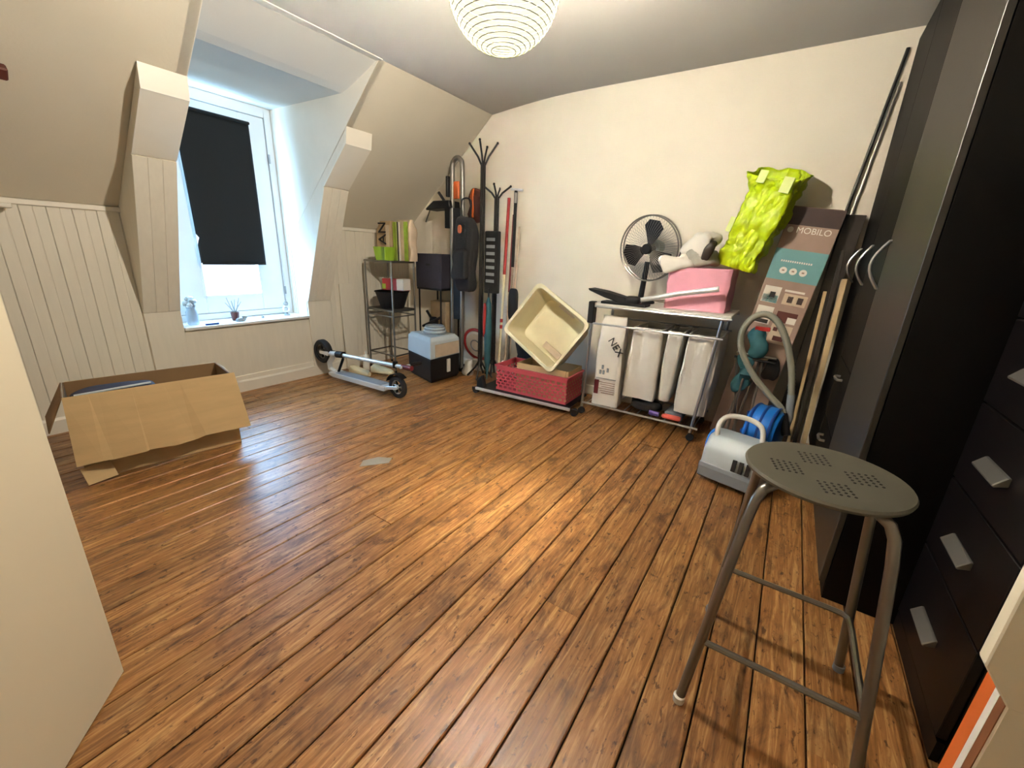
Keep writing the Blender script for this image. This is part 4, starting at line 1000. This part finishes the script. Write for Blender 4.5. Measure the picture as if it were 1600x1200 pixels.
# folded teal camping chair
tcx = thing('camp_chair', 'folded teal camping chair with grey tube legs behind the vacuum hose', 'chair', (3.08, .10, 0), math.radians(0))
for (a, b_) in (((0, .13, 0), (.05, .02, .62)), ((.02, .06, 0), (.05, -.02, .60)), ((0, .02, 0), (.06, .12, .60)), ((.03, -.03, 0), (.05, -.04, .60)), ((.0, .09, 0), (.0, .05, .5))):
    MB().tube([a, b_], .008, 8).build('leg', 'grey_tube', tcx, smooth=True)
MB().blob((.02, .055, .50), (.06, .11, .24), .6, .6, .05, 14, 28, 18).build('seat_cloth', 'teal_dark', tcx, smooth=True)
MB().blob((.0, .01, .72), (.05, .11, .19), .6, .6, .04, 14, 28, 18).build('back_cloth', 'teal_dark', tcx, smooth=True)
MB().box((-.03, -.04, .80), (.0, .045, .825)).build('red_band', 'red_paint', tcx, bevel=.003)
MB().tube([(.0, .12, .64), (.0, -.11, .63)], .008, 8).build('crossbar', 'grey_tube', tcx, smooth=True)
MB().tube([(.0, .13, .61), (.0, -.11, .60)], .008, 8).build('crossbar', 'black_metal', tcx, smooth=True)
MB().blob((.03, -.09, .56), (.06, .08, .16), .5, .5, .03, 12).build('strap_bundle', 'black_cloth', tcx, smooth=True)
# vacuum cleaner
vc = thing('vacuum_cleaner', 'pale grey canister vacuum cleaner with a carry handle, blue drum and looped hose', 'vacuum cleaner', (2.50, .06, 0), math.radians(-14))
pr_ = [(-.14, .03), (-.145, .10), (-.125, .20), (-.07, .265), (.05, .27), (.14, .24), (.16, .10), (.15, .03)]
b = MB(); b.prism(pr_, 'y', -.155, .155); b.build('body', 'light_grey_plastic', vc, smooth=True, bevel=.022, seg=3)
b = MB(); b.prism([(-.150, .025), (-.1535, .09), (-.146, .115), (-.10, .115), (-.10, .025)], 'y', -.15, .157); b.build('lower_band', 'mid_grey_plastic', vc, bevel=.006)
MB().tube(smooth_path([(-.06, .12, .255), (-.03, .125, .33), (.0, .09, .372), (.015, .0, .380), (.0, -.075, .36), (-.02, -.10, .30), (-.03, -.105, .25)], 4), .014, 10).build('carry_handle', 'white_plastic', vc, smooth=True)
for k in range(3):
    b = MB(); b.M = T((-.1465, -.025-.035*k, .150)) @ RY(10); b.box((-.004, -.010, -.03), (.006, .010, .035)); b.build('vent', 'ink_black', vc)
b = MB(); b.lathe([(.02, -.085), (.125, -.08), (.15, -.05), (.15, .05), (.125, .08), (.02, .085)], 32, (.25, -.03, .26), 'y'); b.build('dust_drum', 'blue_plastic', vc, smooth=True)
for yy in (-.055, .0, .055):
    MB().tube([(.25+.149*math.cos(a), -.03+yy, .26+.149*math.sin(a)) for a in [2*PI*i/32 for i in range(32)]], .008, 6, closed=True).build('drum_band', 'blue_dark', vc, smooth=True)
b = MB()
for k in range(6):
    a = k*PI/3; b.tube([(.25+.03*math.cos(a), .055, .26+.03*math.sin(a)), (.25+.12*math.cos(a), .048, .26+.12*math.sin(a))], .016, 6)
b.build('drum_fins', 'blue_dark', vc, smooth=True)['kind'] = 'stuff'
b = MB(); b.lathe([(.02, -.035), (.09, -.035), (.10, -.02), (.10, .02), (.09, .035), (.02, .035)], 24, (.16, -.195, .10), 'y'); b.build('rear_wheel', 'black_plastic', vc, smooth=True)
b = MB(); b.lathe([(.02, -.035), (.09, -.035), (.10, -.02), (.10, .02), (.09, .035), (.02, .035)], 24, (.20, .20, .10), 'y'); b.build('rear_wheel', 'blue_plastic', vc, smooth=True)
for yy in (-.10, .10):
    MB().lathe([(.005, -.012), (.016, -.012), (.016, .012), (.005, .012)], 12, (-.09, yy, .016), 'y').build('front_castor', 'rubber', vc, smooth=True)
inv = (T((2.50, .06, 0)) @ RZ(-14)).inverted()
hosep = [(2.72, -.13, .30), (2.76, -.09, .40), (2.78, -.01, .47), (2.79, .09, .57), (2.80, .175, .70), (2.80, .195, .80), (2.80, .165, .89), (2.80, .10, .93), (2.80, .03, .895), (2.80, -.03, .80), (2.80, -.085, .66), (2.79, -.115, .52), (2.78, -.13, .42)]
sp_ = smooth_path([inv @ Vector(p) for p in hosep], 14)
MB().tube(sp_, [.0175+.0016*(i % 2) for i in range(len(sp_))], 12).build('hose', 'hose_grey', vc, smooth=True)
MB().tube([inv @ Vector(p) for p in ((2.70, -.14, .27), (2.75, -.10, .38))], .024, 12).build('hose_collar', 'black_plastic', vc, smooth=True)
MB().tube([inv @ Vector(p) for p in ((2.79, -.12, .49), (2.77, -.135, .36), (2.75, -.13, .30))], .021, 12).build('hose_grip', 'mid_grey_plastic', vc, smooth=True)

# ================================================================== FOREGROUND CARTON AND FLOOR SHEET
fcx = thing('flat_carton', 'flat cream carton with an orange and white spine standing beside the drawers', 'carton', (.70, -.346, 0))
MB().box((0, -.48, 0), (.06, 0, .665)).build('carton_body', 'door_paint', fcx, bevel=.002)
MB().box((.002, -.002, .01), (.018, .0012, .66)).build('shadow_stripe', 'shadow_brown', fcx)  # brown strip paints in the shadow between front face and white stripe
MB().box((.018, -.002, .01), (.032, .0014, .655)).build('white_stripe', 'paper_white', fcx)
MB().box((.032, -.002, .0), (.061, .0012, .665)).build('orange_stripe', 'orange', fcx)
b = MB(); b.prism([(-.48, .655), (.0, .655), (.034, .705), (.034, 1.02), (-.48, 1.02)], 'x', -.002, .022); b.build('lid_panel', 'door_paint', fcx, bevel=.002)
b = MB(); b.M = T((1.39, 1.85, .0015)) @ RZ(-28); b.prism([(-.09, -.03), (.07, -.055), (.10, .0), (.03, .045), (-.06, .035)], 'z', 0, .0012)
tag(b.build('plastic_sheet', 'sheet_clear'), 'small clear plastic sheet lying flat on the wooden floor', 'sheet')
